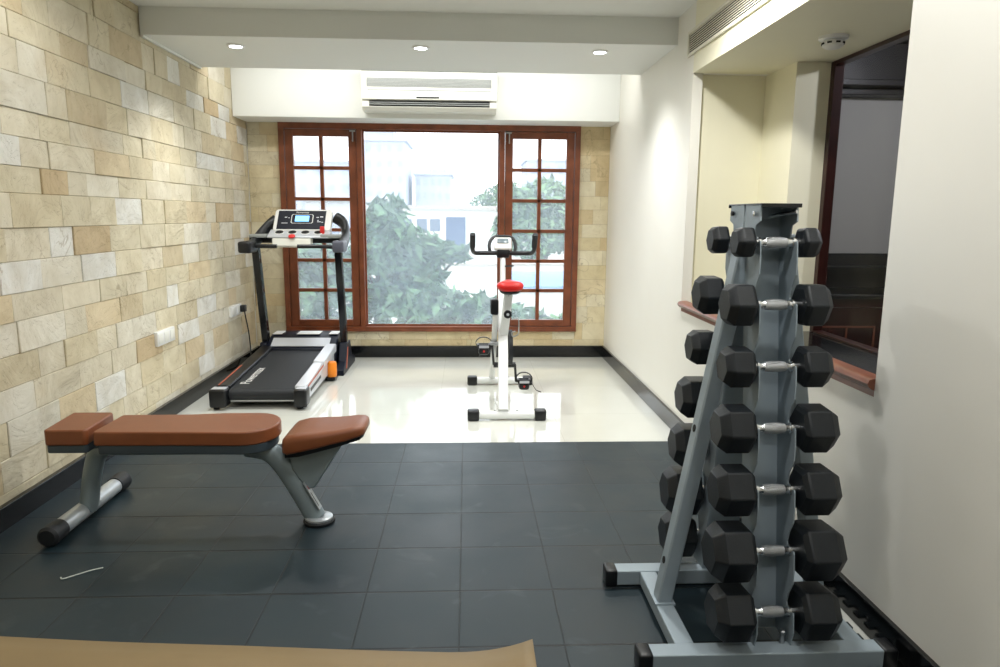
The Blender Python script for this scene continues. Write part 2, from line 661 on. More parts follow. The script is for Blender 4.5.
    nt.links.new(ad.outputs[0], bp.inputs['Height'])
    nt.links.new(bp.outputs['Normal'], b.inputs['Normal'])
    return mt

M['stone'] = stone_mat()

# ---------------------------------------------------------------- setting
XL, XR, D = -2.0, 1.338, 6.695
ZF = -0.01                    # porcelain level; rubber tiles finish at 0
YN = -2.2                     # wall behind the camera
ZC = 2.59                     # upper ceiling
MATY = 4.057
random.seed(7)

STONES = [((214, 205, 180), 12), ((219, 211, 190), 12), ((209, 198, 170), 9), ((222, 217, 202), 7), ((226, 225, 219), 4),
          ((206, 192, 162), 3), ((214, 198, 166), 4), ((198, 178, 144), 1)]
POOL = [c for c, w in STONES for _ in range(w)]

def stone_wall(name, rects, plane, f, seed, hmin=0.115, hmax=0.165, wmin=0.17, wmax=0.42, relief=0.009, pool=POOL):
    """f(u, z, out) -> world; rects: list of (u0, u1, z0, z1) covered with coursed stones; plane: backing boxes already out"""
    rng = random.Random(seed)
    bm = bmesh.new()
    cols = []
    lay = bm.loops.layers.float_color.new('stone_colour')
    def stone(u0, u1, z0, z1):
        if u1 - u0 < 0.012 or z1 - z0 < 0.012:
            return
        g, bv = 0.0008, 0.0035
        out = rng.random() * relief
        c = lin(rng.choice(pool))
        k = 0.94 + rng.random() * 0.12
        c = tuple(min(1, v * k) for v in c) + (1,)
        o4 = [out + (rng.random() - 0.5) * 0.005 for _ in range(4)]
        jz = [(rng.random() - 0.5) * 0.004 for _ in range(4)]
        base = [(u0 + g, z0 + g), (u1 - g, z0 + g), (u1 - g, z1 - g), (u0 + g, z1 - g)]
        ins = [(u0 + bv, z0 + bv), (u1 - bv, z0 + bv), (u1 - bv, z1 - bv), (u0 + bv, z1 - bv)]
        B = [bm.verts.new(f(u, z, -0.02)) for u, z in base]
        Mi = [bm.verts.new(f(u, z, o4[i] - 0.003)) for i, (u, z) in enumerate(base)]
        T = [bm.verts.new(f(u, z, o4[i])) for i, (u, z) in enumerate(ins)]
        fs = [bm.faces.new(T)]
        for k2 in range(4):
            fs.append(bm.faces.new((B[k2], B[(k2 + 1) % 4], Mi[(k2 + 1) % 4], Mi[k2])))
            fs.append(bm.faces.new((Mi[k2], Mi[(k2 + 1) % 4], T[(k2 + 1) % 4], T[k2])))
        for fc in fs:
            for lp in fc.loops:
                lp[lay] = c
    zs = [min(r[2] for r in rects)]
    ztop = max(r[3] for r in rects)
    while zs[-1] < ztop:
        zs.append(zs[-1] + rng.uniform(hmin, hmax))
    ulo, uhi = min(r[0] for r in rects), max(r[1] for r in rects)
    for i in range(len(zs) - 1):
        u = ulo - rng.random() * 0.3
        while u < uhi:
            w = rng.uniform(wmin, wmax)
            for (a, b, c0, c1) in rects:
                stone(max(u, a), min(u + w, b), max(zs[i], c0), min(zs[i + 1], c1))
            u += w
    # backing sheet just behind the faces closes the joints
    for (a, b, c0, c1) in rects:
        vs4 = [bm.verts.new(f(u, z, -0.006)) for u, z in ((a, c0), (b, c0), (b, c1), (a, c1))]
        fc = bm.faces.new(vs4)
        for lp in fc.loops:
            lp[lay] = (*lin((150, 132, 100)), 1)
    bmesh.ops.recalc_face_normals(bm, faces=bm.faces)
    me = bpy.data.meshes.new(name)
    bm.to_mesh(me)
    bm.free()
    me.materials.append(M['stone'])
    o = bpy.data.objects.new(name, me)
    COL.objects.link(o)
    return struct(o)

# floor
struct(MB().box((XL - 0.1, YN, ZF - 0.1), (XR + 0.1, D + 0.1, ZF)).build('floor', M['porcelain'], smooth=0))
# rubber tiles: one sheet with a toothed interlocking edge along the right wall
rb = MB()
edge = []
y = YN
k = 0
while y < MATY - 0.001:
    y2 = min(y + 0.0338, MATY)
    xo = 1.292 if k % 2 else 1.268
    edge += [(xo, y), (xo, y2)]
    y, k = y2, k + 1
poly = [(XL + 0.02, YN)] + edge + [(XL + 0.02, MATY)]
rb.prism(poly, (ZF, 0.0), lambda u, v, e: (u, v, e))
struct(rb.build('floor_rubber', M['tiles'], smooth=0))

# stone walls
struct(MB().box((XL - 0.15, YN, -0.1), (XL - 0.02, D + 0.12, 2.75)).build('wall_left_core', M['wall_white'], smooth=0))
stone_wall('wall_left', [(YN, D, 0.0, ZC)], None, lambda u, z, o: (XL + o - 0.008, u, z), 11)
WX0, WX1, WZ0, WZ1 = -1.714, 1.057, 0.247, 2.171
stone_wall('wall_back', [(XL, WX0 + 0.01, 0.0, 2.2), (WX1 - 0.01, XR, 0.0, 2.2), (WX0 + 0.01, WX1 - 0.01, 0.0, WZ0 + 0.01)],
           None, lambda u, z, o: (u, D - o * 0.5 + 0.004, z), 23, wmin=0.2, wmax=0.42, relief=0.004,
           pool=[(224, 213, 182), (226, 216, 188), (221, 208, 172), (228, 220, 196), (223, 209, 176), (216, 198, 160)])
wb = MB()
wb.box((XL - 0.15, D + 0.01, -0.1), (WX0 + 0.01, D + 0.16, 2.75)).box((WX1 - 0.01, D + 0.01, -0.1), (XR + 0.2, D + 0.16, 2.75))
wb.box((WX0, D + 0.01, -0.1), (WX1, D + 0.16, WZ0 + 0.01)).box((WX0, D + 0.01, WZ1), (WX1, D + 0.16, 2.75))
struct(wb.build('wall_back_core', M['wall_white'], smooth=0))
struct(MB().box((XL - 0.15, YN - 0.1, -0.1), (4.4, YN, 2.75)).build('wall_front', M['wall_white'], smooth=0))

# right wall with the wide opening
OY0, OY1, OZ0, OZ1 = 2.18, 4.29, 0.80, 2.19
LZ = 0.70                     # ledge behind the sill
wr = MB()
wr.box((XR, OY1 + 0.06, -0.1), (XR + 0.66, D + 0.1, 2.75))
wr.box((XR, OY1, -0.1), (XR + 0.06, OY1 + 0.06, OZ1)).box((XR, OY1, OZ1), (XR + 0.66, OY1 + 0.06, 2.75))
wr.box((XR, YN, -0.1), (XR + 0.72, OY0, 2.75))
wr.box((XR, OY0, -0.1), (XR + 0.034, OY1, OZ0 - 0.03)).box((XR + 0.034, OY0, -0.1), (XR + 0.72, OY1, LZ - 0.03)).box((XR + 0.06, OY1, -0.1), (XR + 0.72, OY1 + 0.06, LZ - 0.03))
struct(wr.build('wall_right', M['wall_white'], smooth=0))
struct(MB().box((XR + 0.0, OY0, OZ1), (XR + 0.72, OY1, 2.75)).build('ceiling_soffit', M['wall_cream'], smooth=0))
struct(MB().box((XR + 0.06, OY1 + 0.052, LZ - 0.03), (XR + 0.5, OY1 + 0.0605, OZ1)).build('wall_recess', M['wall_cream'], smooth=0))
struct(MB().box((1.80, 3.935, LZ - 0.03), (2.06, OY1 + 0.055, OZ1)).build('wall_pillar', M['wall_cream'], smooth=0))
# ledge and sill of the opening
struct(MB().box((1.372, OY0, LZ - 0.03), (2.0, 3.935, LZ)).build('window_ledge', M['granite'], smooth=0))
sl = MB()
sl.prism([(XR - 0.02, OZ0 + 0.004), (XR - 0.026, OZ0 + 0.014), (XR - 0.02, OZ0 + 0.027), (XR - 0.008, OZ0 + 0.032), (XR + 0.034, OZ0 + 0.034), (XR + 0.034, OZ0 - 0.03), (XR + 0.001, OZ0 - 0.03), (XR - 0.0, OZ0 - 0.008), (XR - 0.012, OZ0 - 0.004)],
         (OY0, OY1), lambda u, v, e: (u, e, v))
struct(sl.build('trim_1', M['sill'], smooth=50))

# ceilings
SLY0, SLY1, SLZ = 4.64, 5.6, 2.425
FY = 6.32
struct(MB().box((XL - 0.05, YN, ZC), (XR + 0.05, D + 0.1, ZC + 0.1)).build('ceiling', M['ceiling'], smooth=0))
struct(MB().box((XL, SLY0, SLZ), (XR, SLY1, ZC)).build('ceiling_slab', M['ceiling'], smooth=0))
struct(MB().box((XL, FY, 2.168), (XR, D, ZC)).build('ceiling_box', M['ceiling'], bevel=0.004))
# thin white bead where the stone meets the slab
struct(MB().box((XL, SLY0, SLZ - 0.012), (XL + 0.02, SLY1, SLZ)).build('trim_2', M['ceiling'], smooth=0))

# baseboards
BB = 0.101
def baseboard(name, lo, hi):
    struct(MB().box(lo, hi).build(name, M['granite'], bevel=0.003))
baseboard('baseboard_left', (XL - 0.005, YN, ZF), (XL + 0.022, D, BB))
baseboard('baseboard_back', (XL, D - 0.022, ZF), (XR, D + 0.01, BB))
baseboard('baseboard_right', (XR - 0.018, YN, ZF), (XR + 0.01, D, BB))

# ---------------------------------------------------------------- garden window
w1 = struct_empty('window_1', (-0.33, D, WZ0))
fr = MB()
y0, y1 = D - 0.03, D + 0.11
t = 0.05
fr.box((WX0, y0, WZ1 - 0.055), (WX1, y1, WZ1)).box((WX0, y0, WZ0), (WX1, y1, WZ0 + 0.045))
fr.box((WX0, y0, WZ0 + 0.045), (WX0 + t, y1, WZ1 - 0.055)).box((WX1 - t, y0, WZ0 + 0.045), (WX1, y1, WZ1 - 0.055))
fr.box((-1.01, y0, WZ0 + 0.045), (-0.962, y1, WZ1 - 0.055)).box((0.305, y0, WZ0 + 0.045), (0.353, y1, WZ1 - 0.055))
fr.box((WX0 - 0.0, y0 - 0.012, WZ0 - 0.002), (WX1, y0, WZ0 + 0.018))
fr.build('window_frame', M['mahogany'], w1, bevel=0.004)
def sash(x0, x1, latch_x):
    z0, z1 = WZ0 + 0.048, WZ1 - 0.058
    a, b = D - 0.012, D + 0.035
    s = MB()
    st = 0.072
    s.box((x0, a, z0), (x0 + st, b, z1)).box((x1 - st, a, z0), (x1, b, z1))
    s.box((x0 + st, a, z1 - 0.062), (x1 - st, b, z1)).box((x0 + st, a, z0), (x1 - st, b, z0 + 0.062))
    gx0, gx1, gz0, gz1 = x0 + st, x1 - st, z0 + 0.062, z1 - 0.062
    cx = (gx0 + gx1) / 2
    s.box((cx - 0.017, a + 0.008, gz0), (cx + 0.017, b, gz1))
    for i in range(1, 6):
        zz = gz0 + (gz1 - gz0) * i / 6
        s.box((gx0, a + 0.008, zz - 0.016), (gx1, b, zz + 0.016))
    so = s.build('sash', M['mahogany'], w1, bevel=0.003)
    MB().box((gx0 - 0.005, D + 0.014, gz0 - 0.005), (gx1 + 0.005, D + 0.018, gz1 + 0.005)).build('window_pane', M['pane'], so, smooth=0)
    l = MB()
    l.box((latch_x - 0.02, a - 0.02, z1 - 0.02), (latch_x + 0.03, a, z1 - 0.008))
    l.cyl((latch_x + 0.008, a - 0.012, z1 - 0.11), (latch_x + 0.008, a - 0.012, z1 - 0.015), 0.006, seg=10)
    l.cyl((latch_x + 0.008, a - 0.012, z1 - 0.1), (latch_x + 0.008, a - 0.035, z1 - 0.1), 0.006, seg=10)
    l.build('window_bolt', M['steel'], so)
    return so
sash(WX0 + 0.054, -1.014, -1.05)
sash(0.357, WX1 - 0.054, 0.385)
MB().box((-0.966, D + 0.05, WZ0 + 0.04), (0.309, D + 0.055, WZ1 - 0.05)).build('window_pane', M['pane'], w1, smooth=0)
bd = MB()
for (xa, xb, za, zb) in ((-0.962, 0.305, WZ0 + 0.045, WZ0 + 0.06), (-0.962, 0.305, WZ1 - 0.07, WZ1 - 0.055), (-0.962, -0.948, WZ0 + 0.06, WZ1 - 0.07), (0.291, 0.305, WZ0 + 0.06, WZ1 - 0.07)):
    bd.box((xa, D + 0.03, za), (xb, D + 0.05, zb))
bd.build('glazing_bead', M['mahogany'], w1)

# ---------------------------------------------------------------- window to the next room
w2 = struct_empty('window_2', (2.0, 3.0, LZ))
f2 = MB()
f2.box((1.99, 3.892, LZ), (2.045, 3.935, OZ1)).box((1.99, OY0, LZ), (2.045, OY0 + 0.06, OZ1))
f2.box((1.99, OY0, OZ1 - 0.022), (2.045, 3.892, OZ1)).box((1.99, OY0, LZ), (2.045, 3.892, LZ + 0.012))
f2.build('window_frame', M['darkwood'], w2, bevel=0.003)
MB().box((2.015, OY0 + 0.05, LZ + 0.006), (2.021, 3.9, OZ1 - 0.015)).build('window_pane', M['pane_clear'], w2, smooth=0)

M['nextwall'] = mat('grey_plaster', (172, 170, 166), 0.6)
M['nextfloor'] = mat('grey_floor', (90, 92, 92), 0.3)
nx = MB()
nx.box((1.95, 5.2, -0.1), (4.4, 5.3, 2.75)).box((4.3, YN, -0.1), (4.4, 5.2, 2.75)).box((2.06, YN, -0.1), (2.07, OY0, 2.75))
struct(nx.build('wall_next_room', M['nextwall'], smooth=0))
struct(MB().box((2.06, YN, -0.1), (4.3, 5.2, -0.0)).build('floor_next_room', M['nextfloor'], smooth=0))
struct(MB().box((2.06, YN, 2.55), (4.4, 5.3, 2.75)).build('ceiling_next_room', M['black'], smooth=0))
pelmet = MB()
pelmet.box((2.1, 4.98, 2.30), (4.28, 5.195, 2.545)).box((2.1, 4.95, 2.26), (4.28, 5.195, 2.30)).box((2.1, 5.06, 2.215), (4.28, 5.195, 2.26))
tag(pelmet.build('curtain_pelmet', M['ebony'], origin=(3.2, 5.1, 2.3), bevel=0.004), 'near black wooden pelmet across the next room wall, seen through the inner window', 'pelmet')
sb = thing('sideboard', 'dark mahogany sideboard with black back panel in the next room, seen through the inner window', 'sideboard', (3.15, 4.95, 0.0))
MB().box((2.35, 4.72, 0.0), (4.0, 5.19, 0.80)).build('body', M['darkwood'], sb, bevel=0.004)
MB().box((2.32, 4.69, 0.80), (4.03, 5.19, 0.83)).build('top', M['black'], sb, bevel=0.004)
bp_ = MB()
bp_.box((2.35, 5.15, 0.83), (4.0, 5.19, 1.09)).box((2.35, 5.0, 0.98), (4.0, 5.15, 1.0))
bp_.build('back_panel', M['black'], sb)
for i in range(3):
    xa = 2.39 + i * 0.53
    d_ = MB()
    d_.box((xa, 4.695, 0.08), (xa + 0.5, 4.718, 0.74))
    do = d_.build('door', M['darkwood'], sb, bevel=0.003)
    md = MB()
    for (a, b, c, d2) in ((0.05, 0.45, 0.60, 0.612), (0.05, 0.45, 0.36, 0.372), (0.05, 0.062, 0.372, 0.60), (0.438, 0.45, 0.372, 0.60), (0.24, 0.252, 0.372, 0.60)):
        md.box((xa + a, 4.688, c), (xa + b, 4.697, d2))
    md.build('moulding', M['sill'], do)

# unseen lamp added to light the next room
nl = thing('added_ceiling_lamp', 'small unseen ceiling lamp added to light the room beyond the inner window', 'lamp', (3.1, 3.2, 2.55))
MB().lathe((3.1, 3.2, 2.549), (0, 0, -1), [(0, 0.1), (0.03, 0.1), (0.035, 0.09)]).build('lamp_body', M['white'], nl)
MB().lathe((3.1, 3.2, 2.514), (0, 0, -1), [(0, 0.085), (0.02, 0.07), (0.03, 0.03)]).build('diffuser', M['lamp'], nl)
def point(name, loc, power, colour, radius=0.05, parent=None):
    l = bpy.data.lights.new(name, 'POINT')
    l.energy = power
    l.color = colour
    l.shadow_soft_size = radius
    o = bpy.data.objects.new(name, l)
    COL.objects.link(o)
    o.location = loc
    return o
point('next_room_fill_light', (3.1, 3.2, 2.42), NEXT_W, (0.9, 0.92, 1.0), 0.06)

# ---------------------------------------------------------------- recessed spotlights
def downlight(name, label, loc, power, colour, group=None, angle=168, blend=0.6):
    x, y, z = loc
    t_ = thing(name, label, 'spotlight', loc, group)
    MB().lathe((x, y, z), (0, 0, -1), [(0, 0.058), (0.004, 0.058), (0.009, 0.05), (0.009, 0.042), (0.002, 0.04)]).build('trim_ring', M['white'], t_)
    MB().lathe((x, y, z - 0.002), (0, 0, -1), [(0, 0.038), (0.006, 0.034), (0.008, 0.018)]).build('lens', M['lamp'], t_)
    l = bpy.data.lights.new('spot_beam', 'SPOT')
    l.energy = power
    l.color = colour
    l.spot_size = R(angle)
    l.spot_blend = blend
    l.shadow_soft_size = 0.07
    o = bpy.data.objects.new('spot_beam', l)
    COL.objects.link(o)
    o.location = (x, y, z - 0.03)
    return t_

SPOT_C, FRONT_C = (0.985, 1.0, 0.985), (1.0, 0.995, 0.96)
downlight('spotlight', 'recessed ceiling spotlight nearest the stone wall', (-1.5, 4.88, SLZ), SPOT_W, SPOT_C, 'spotlights in the lowered ceiling', angle=125, blend=1.0)
downlight('spotlight', 'recessed ceiling spotlight above the air conditioner, between two others', (-0.3, 4.83, SLZ), SPOT_W, SPOT_C, 'spotlights in the lowered ceiling', angle=125, blend=1.0)
downlight('spotlight', 'recessed ceiling spotlight nearest the white right wall', (0.88, 4.85, SLZ), SPOT_W, SPOT_C, 'spotlights in the lowered ceiling', angle=125, blend=1.0)
# unseen downlights on the camera's side, most added to brighten rack, recess and walls
for (x, y, k_) in ((-1.5, 3.3, 0.38), (-0.3, 3.3, 0.8), (0.88, 3.3, 2.2), (-0.3, 1.5, 0.8), (0.88, 1.5, 0.8), (-0.3, -0.4, 0.75), (0.88, -0.4, 0.35)):
    downlight('spotlight', 'unseen recessed spotlight in the high ceiling towards the camera', (x, y, ZC), FRONT_W * k_, FRONT_C, 'spotlights in the high ceiling')

# cove strip in the slot above the air conditioner
cl = bpy.data.lights.new('cove_strip_light', 'AREA')
cl.shape = 'RECTANGLE'
cl.size, cl.size_y = 3.0, 0.05
cl.energy = COVE_W
cl.color = (1.0, 0.99, 0.96)
co = bpy.data.objects.new('cove_strip_light', cl)
COL.objects.link(co)
co.location = (-0.33, 5.66, 2.56)
co.rotation_euler = (R(50), 0, 0)

# ---------------------------------------------------------------- air conditioner
ax0, ax1, az0, az1, ay0, ay1 = -0.875, 0.252, 2.21, 2.53, 6.12, FY
ac = thing('air_conditioner', 'white split air conditioner mounted on the wall box above the window', 'air conditioner', ((ax0 + ax1) / 2, ay1, az0))
prof = [(ay1, az0), (ay0 + 0.05, az0), (ay0 + 0.012, az0 + 0.03), (ay0 + 0.03, az0 + 0.035), (ay0 + 0.03, az0 + 0.082), (ay0, az0 + 0.088), (ay0, az1 - 0.03), (ay0 + 0.015, az1 - 0.006), (ay0 + 0.04, az1), (ay1, az1)]
MB().prism(prof, (ax0, ax1), lambda u, v, e: (e, u, v)).build('body', M['acwhite'], ac, bevel=0.004, smooth=30)
g = MB()
for i in range(7):
    zz = az0 + 0.187 + i * 0.0105
    g.box((ax0 + 0.045, ay0 - 0.006, zz), (ax1 - 0.045, ay0 + 0.001, zz + 0.007))
g.build('intake_grille', M['acgrey'], ac)
MB().box((ax0 + 0.05, ay0 - 0.003, az0 + 0.158), (ax1 - 0.05, ay0 + 0.001, az0 + 0.164)).build('panel_seam', M['acgrey'], ac)
for dx0, dx1 in ((ax0 + 0.02, ax0 + 0.045), (ax1 - 0.045, ax1 - 0.02)):
    MB().box((dx0, ay0 - 0.004, az0 + 0.1), (dx1, ay0 + 0.001, az1 - 0.04), bevel=0.002).build('front_clip', M['acwhite'], ac)
MB().box((-0.42, ay0 - 0.003, az0 + 0.098), (-0.23, ay0 + 0.001, az0 + 0.11)).build('display', M['black'], ac)
MB().box((ax0 + 0.06, ay0 + 0.024, az0 + 0.037), (ax1 - 0.06, ay0 + 0.0305, az0 + 0.081)).build('outlet', M['vent_dark'], ac)
lv = MB()
lv.box((ax0 + 0.062, ay0 + 0.006, az0 + 0.046), (ax1 - 0.062, ay0 + 0.028, az0 + 0.052)).box((ax0 + 0.062, ay0 + 0.008, az0 + 0.061), (ax1 - 0.062, ay0 + 0.028, az0 + 0.066))
lv.build('louvre', M['acgrey'], ac)
MB().box((ax0 - 0.002, ay0 + 0.02, az1), (ax1 + 0.002, ay1, az1 + 0.006)).build('top_shadow_strip', M['vent_dark'], ac)  # dark strip painted in for the shadow gap along the top

# ---------------------------------------------------------------- vent grille, detector, sockets
vg = thing('vent_grille', 'long white slotted air vent high on the right wall above the recess', 'vent', (XR, 3.2, 2.36))
MB().box((XR - 0.003, OY0 + 0.02, 2.31), (XR + 0.0, 4.375, 2.425)).build('backing', M['vent_dark'], vg)
s_ = MB()
for i in range(9):
    zz = 2.314 + i * 0.0128
    s_.box((XR - 0.0055, OY0 + 0.03, zz), (XR - 0.003, 4.365, zz + 0.0044))
s_.build('slat', M['ventwhite'], vg)
s_ = MB()
s_.box((XR - 0.014, OY0 + 0.0, 2.295), (XR, 4.385, 2.311)).box((XR - 0.014, OY0 + 0.0, 2.424), (XR, 4.385, 2.44))
s_.box((XR - 0.014, 4.367, 2.311), (XR, 4.385, 2.424)).box((XR - 0.014, OY0, 2.311), (XR, OY0 + 0.02, 2.424))
s_.build('frame', M['ventwhite'], vg, bevel=0.002)

sd = thing('smoke_detector', 'round white smoke detector under the soffit of the recess', 'smoke detector', (1.72, 3.40, OZ1))
MB().lathe((1.72, 3.40, OZ1), (0, 0, -1), [(0, 0.066), (0.012, 0.066), (0.016, 0.06), (0.018, 0.048)]).build('base', M['white'], sd)
dd = MB().lathe((1.72, 3.40, OZ1 - 0.018), (0, 0, -1), [(0, 0.044), (0.004, 0.05), (0.026, 0.046), (0.036, 0.03), (0.038, 0.012)])
dd.build('dome', M['white'], sd)
sl_ = MB()
for k in range(8):
    a = 2 * math.pi * k / 8
    sl_.box((1.72 + 0.048 - 0.003, 3.40 - 0.01, OZ1 - 0.036), (1.72 + 0.048 + 0.003, 3.40 + 0.01, OZ1 - 0.028), rot=Matrix.Rotation(a, 3, 'Z'), pivot=(1.72, 3.40, OZ1))
sl_.build('slot', M['vent_dark'], sd)

def wall_socket(label, yc, zc, w, h, n):
    so = thing('wall_socket', label, 'wall socket', (XL + 0.006, yc, zc))
    MB().box((XL - 0.005, yc - w / 2, zc - h / 2), (XL + 0.022, yc + w / 2, zc + h / 2), bevel=0.005).build('plate', M['white'], so)
    for i in range(n):
        yy = yc + (i - (n - 1) / 2) * w / n
        MB().box((XL + 0.021, yy - w / n * 0.38, zc - h * 0.33), (XL + 0.025, yy + w / n * 0.38, zc + h * 0.33), bevel=0.002).build('switch' if i else 'outlet', M['acwhite'], so)
    return so
wall_socket('white double socket plate low on the stone wall, with nothing plugged in', 4.66, 0.545, 0.27, 0.095, 3)
wall_socket('white wall socket near the window corner with the black plug in it', 6.09, 0.525, 0.27, 0.09, 2)
pc = thing('power_cord', 'black plug and cord hanging from the wall socket down behind the treadmill', 'cord', (XL + 0.03, 6.2, 0.53))
MB().box((XL + 0.025, 6.16, 0.50), (XL + 0.07, 6.215, 0.56), bevel=0.008).build('plug', M['black'], pc)
MB().tube([(XL + 0.055, 6.19, 0.505), (XL + 0.06, 6.2, 0.44), (XL + 0.055, 6.27, 0.32), (XL + 0.05, 6.31, 0.22), (XL + 0.06, 6.29, 0.12), (XL + 0.08, 6.22, 0.02), (XL + 0.1, 6.15, 0.0), (XL + 0.12, 6.05, 0.0)], 0.0055, seg=8, smooth=5).build('cord', M['cable'], pc)

# ---------------------------------------------------------------- treadmill
tm = thing('treadmill', 'black motorised treadmill with lit console beside the stone wall', 'treadmill', (-1.45, 5.5, ZF))
zn, zf_ = 0.128, 0.195                 # belt height near and far end
def bz(y):
    return zn + (zf_ - zn) * (y - 4.85) / (6.0 - 4.85)
BX0, BX1 = -1.665, -1.215
# belt: loop over near roller, slightly inclined
pts = [(6.05, bz(6.05))] + [(4.9, bz(4.9))]
for k in range(1, 8):
    a = math.pi / 2 + math.pi * k / 8
    pts.append((4.895 + 0.042 * math.cos(a), bz(4.9) - 0.042 + 0.042 * math.sin(a)))
pts += [(4.9, bz(4.9) - 0.084), (6.05, bz(6.05) - 0.084)]
belt = MB().prism(pts, (BX0, BX1), lambda u, v, e: (e, u, v)).build('running_belt', M['belt'], tm, smooth=40)
text_obj('belt_lettering', 'Powermax', M['white'], belt, 0.098,
         Matrix.Translation((-1.568, 5.0, bz(5.0) + 0.0012)) @ Matrix.Rotation(math.atan((zf_ - zn) / 1.15), 4, 'X') @ Matrix.Rotation(R(90), 4, 'Z'))
dk = MB()
dk.prism([(4.93, bz(4.93) - 0.08), (6.1, bz(6.1) - 0.09), (6.1, bz(6.1) - 0.012), (4.93, bz(4.93) - 0.012)], (BX0 - 0.06, BX1 + 0.03), lambda u, v, e: (e, u, v))
dk.build('deck', M['black'], tm)
# side rails
lr = MB().prism([(4.9, bz(4.9) - 0.05), (6.05, bz(6.05) - 0.05), (6.05, bz(6.05) + 0.028), (4.9, bz(4.9) + 0.022)], (-1.765, BX0 - 0.002), lambda u, v, e: (e, u, v)).build('foot_rail', M['black'], tm, bevel=0.008)
MB().prism([(4.9, bz(4.9) + 0.0225), (5.42, bz(5.42) + 0.025), (5.42, bz(5.42) + 0.0275), (4.9, bz(4.9) + 0.025)], (-1.75, -1.741), lambda u, v, e: (e, u, v)).build('stripe', M['orangeline'], lr)
rr = MB().prism([(4.88, bz(4.9) - 0.02), (5.5, bz(5.5) - 0.02), (5.5, bz(5.5) + 0.028), (4.88, bz(4.9) + 0.022)], (BX1 + 0.002, -1.135), lambda u, v, e: (e, u, v)).build('foot_rail', M['silver'], tm, bevel=0.008)
rr2 = MB().prism([(5.49, bz(5.5) - 0.02), (6.02, bz(6.02) - 0.02), (6.02, bz(6.02) + 0.05), (5.49, bz(5.5) + 0.04)], (BX1 + 0.002, -1.125), lambda u, v, e: (e, u, v)).build('foot_rail', M['silver'], tm, bevel=0.008)
MB().prism([(4.95, bz(4.9) - 0.004), (5.5, bz(5.5) - 0.004), (5.5, bz(5.5) + 0.008), (4.95, bz(4.9) + 0.008)], (-1.1355, -1.131), lambda u, v, e: (e, u, v)).build('stripe', M['orangeline'], rr)
# side frame under the right rail
sf = MB().prism([(4.9, 0.03), (6.2, 0.05), (6.2, bz(6.2) - 0.03), (4.9, bz(4.9) - 0.021)], (-1.19, -1.14), lambda u, v, e: (e, u, v)).build('side_frame', M['silver'], tm, bevel=0.004)
MB().prism([(5.05, 0.07), (5.4, 0.09), (5.4, 0.11), (5.05, 0.092)], (-1.1405, -1.136), lambda u, v, e: (e, u, v)).build('slot', M['black'], sf)
MB().prism([(4.9, 0.03), (6.2, 0.05), (6.2, bz(6.2) - 0.051), (4.9, bz(4.9) - 0.051)], (-1.76, -1.70), lambda u, v, e: (e, u, v)).build('side_frame', M['black'], tm, bevel=0.004)
for xa, xb in ((-1.79, -1.672), (-1.208, -1.118)):
    ec = MB().box((xa, 4.81, 0.012), (xb, 4.93, bz(4.85) + 0.012), bevel=0.014, seg=3).build('end_cap', M['black'], tm)
    MB().box((xa + 0.012, 4.83, bz(4.85) + 0.011), (xb - 0.008, 4.9, bz(4.85) + 0.0155), bevel=0.002).build('cap_badge', M['silver'], ec)
    MB().cyl((xa + 0.03, 4.87, ZF), (xa + 0.03, 4.87, 0.02), 0.02).build('foot', M['rubber'], tm)
MB().cyl((BX0, 4.9, 0.048), (BX1, 4.9, 0.048), 0.018).build('roller_bar', M['steel'], tm)
# motor cover
cv = [(5.98, bz(5.98) - 0.06), (5.98, bz(5.98) + 0.012), (6.02, bz(6.0) + 0.03), (6.13, 0.275), (6.2, 0.297), (6.38, 0.3), (6.43, 0.27), (6.44, 0.04), (5.98, 0.04)]
mc = MB().prism(cv, (-1.725, -1.13), lambda u, v, e: (e, u, v)).build('motor_cover', M['navy'], tm, bevel=0.01, smooth=50)
MB().prism([(6.012, bz(6.0) + 0.031), (6.128, 0.279), (6.132, 0.275), (6.016, bz(6.0) + 0.027)], (-1.685, -1.19), lambda u, v, e: (e - (0.0 if e > -1.4 else 0.0), u - 0.004, v)).build('cover_panel', M['silver'], mc)
for xa, xb in ((-1.71, -1.63), (-1.5, -1.3), (-1.22, -1.14)):
    MB().prism([(6.18, 0.3005), (6.33, 0.303), (6.33, 0.3065), (6.18, 0.304)], (xa, xb), lambda u, v, e: (e, u, v)).build('cover_badge', M['white'], mc)
# orange transport drum
MB().lathe((-1.115, 5.72, 0.025), (0, 0, 1), [(0, 0.036), (0.012, 0.043), (0.11, 0.043), (0.124, 0.036)]).build('drum', M['orange'], tm)
MB().box((-1.16, 5.68, 0.0), (-1.08, 5.78, 0.025)).build('drum_bracket', M['black'], tm, bevel=0.004)
# base frame rails on the floor
for xa, xb in ((-1.80, -1.74), (-1.115, -1.045)):
    bf = MB()
    bf.prism([(5.88, ZF), (6.5, ZF), (6.5, 0.05), (6.34, 0.09), (6.26, 0.24), (6.1, 0.24), (6.02, 0.09), (5.88, 0.04)], (xa, xb), lambda u, v, e: (e, u, v))
    bfo = bf.build('base_bracket', M['navy'], tm, bevel=0.008)
    if xa > -1.5:
        MB().prism([(6.0, 0.03), (6.04, 0.03), (6.13, 0.2), (6.10, 0.2)], (xb - 0.001, xb + 0.004), lambda u, v, e: (e, u, v)).build('reflector', M['orangeline'], bfo)
MB().box((-1.78, 6.44, ZF), (-1.06, 6.5, 0.05)).build('cross_bar', M['black'], tm, bevel=0.006)
# uprights
for (p0, p1) in (((-1.765, 6.2, 0.12), (-1.775, 6.02, 1.12)), ((-1.078, 6.18, 0.1), (-1.085, 6.0, 1.12))):
    MB().tube([p0, p1], 0.036, square=True, sx=0.95, sy=0.8, up=(0, 1, 0)).build('upright', M['blackgloss'], tm)
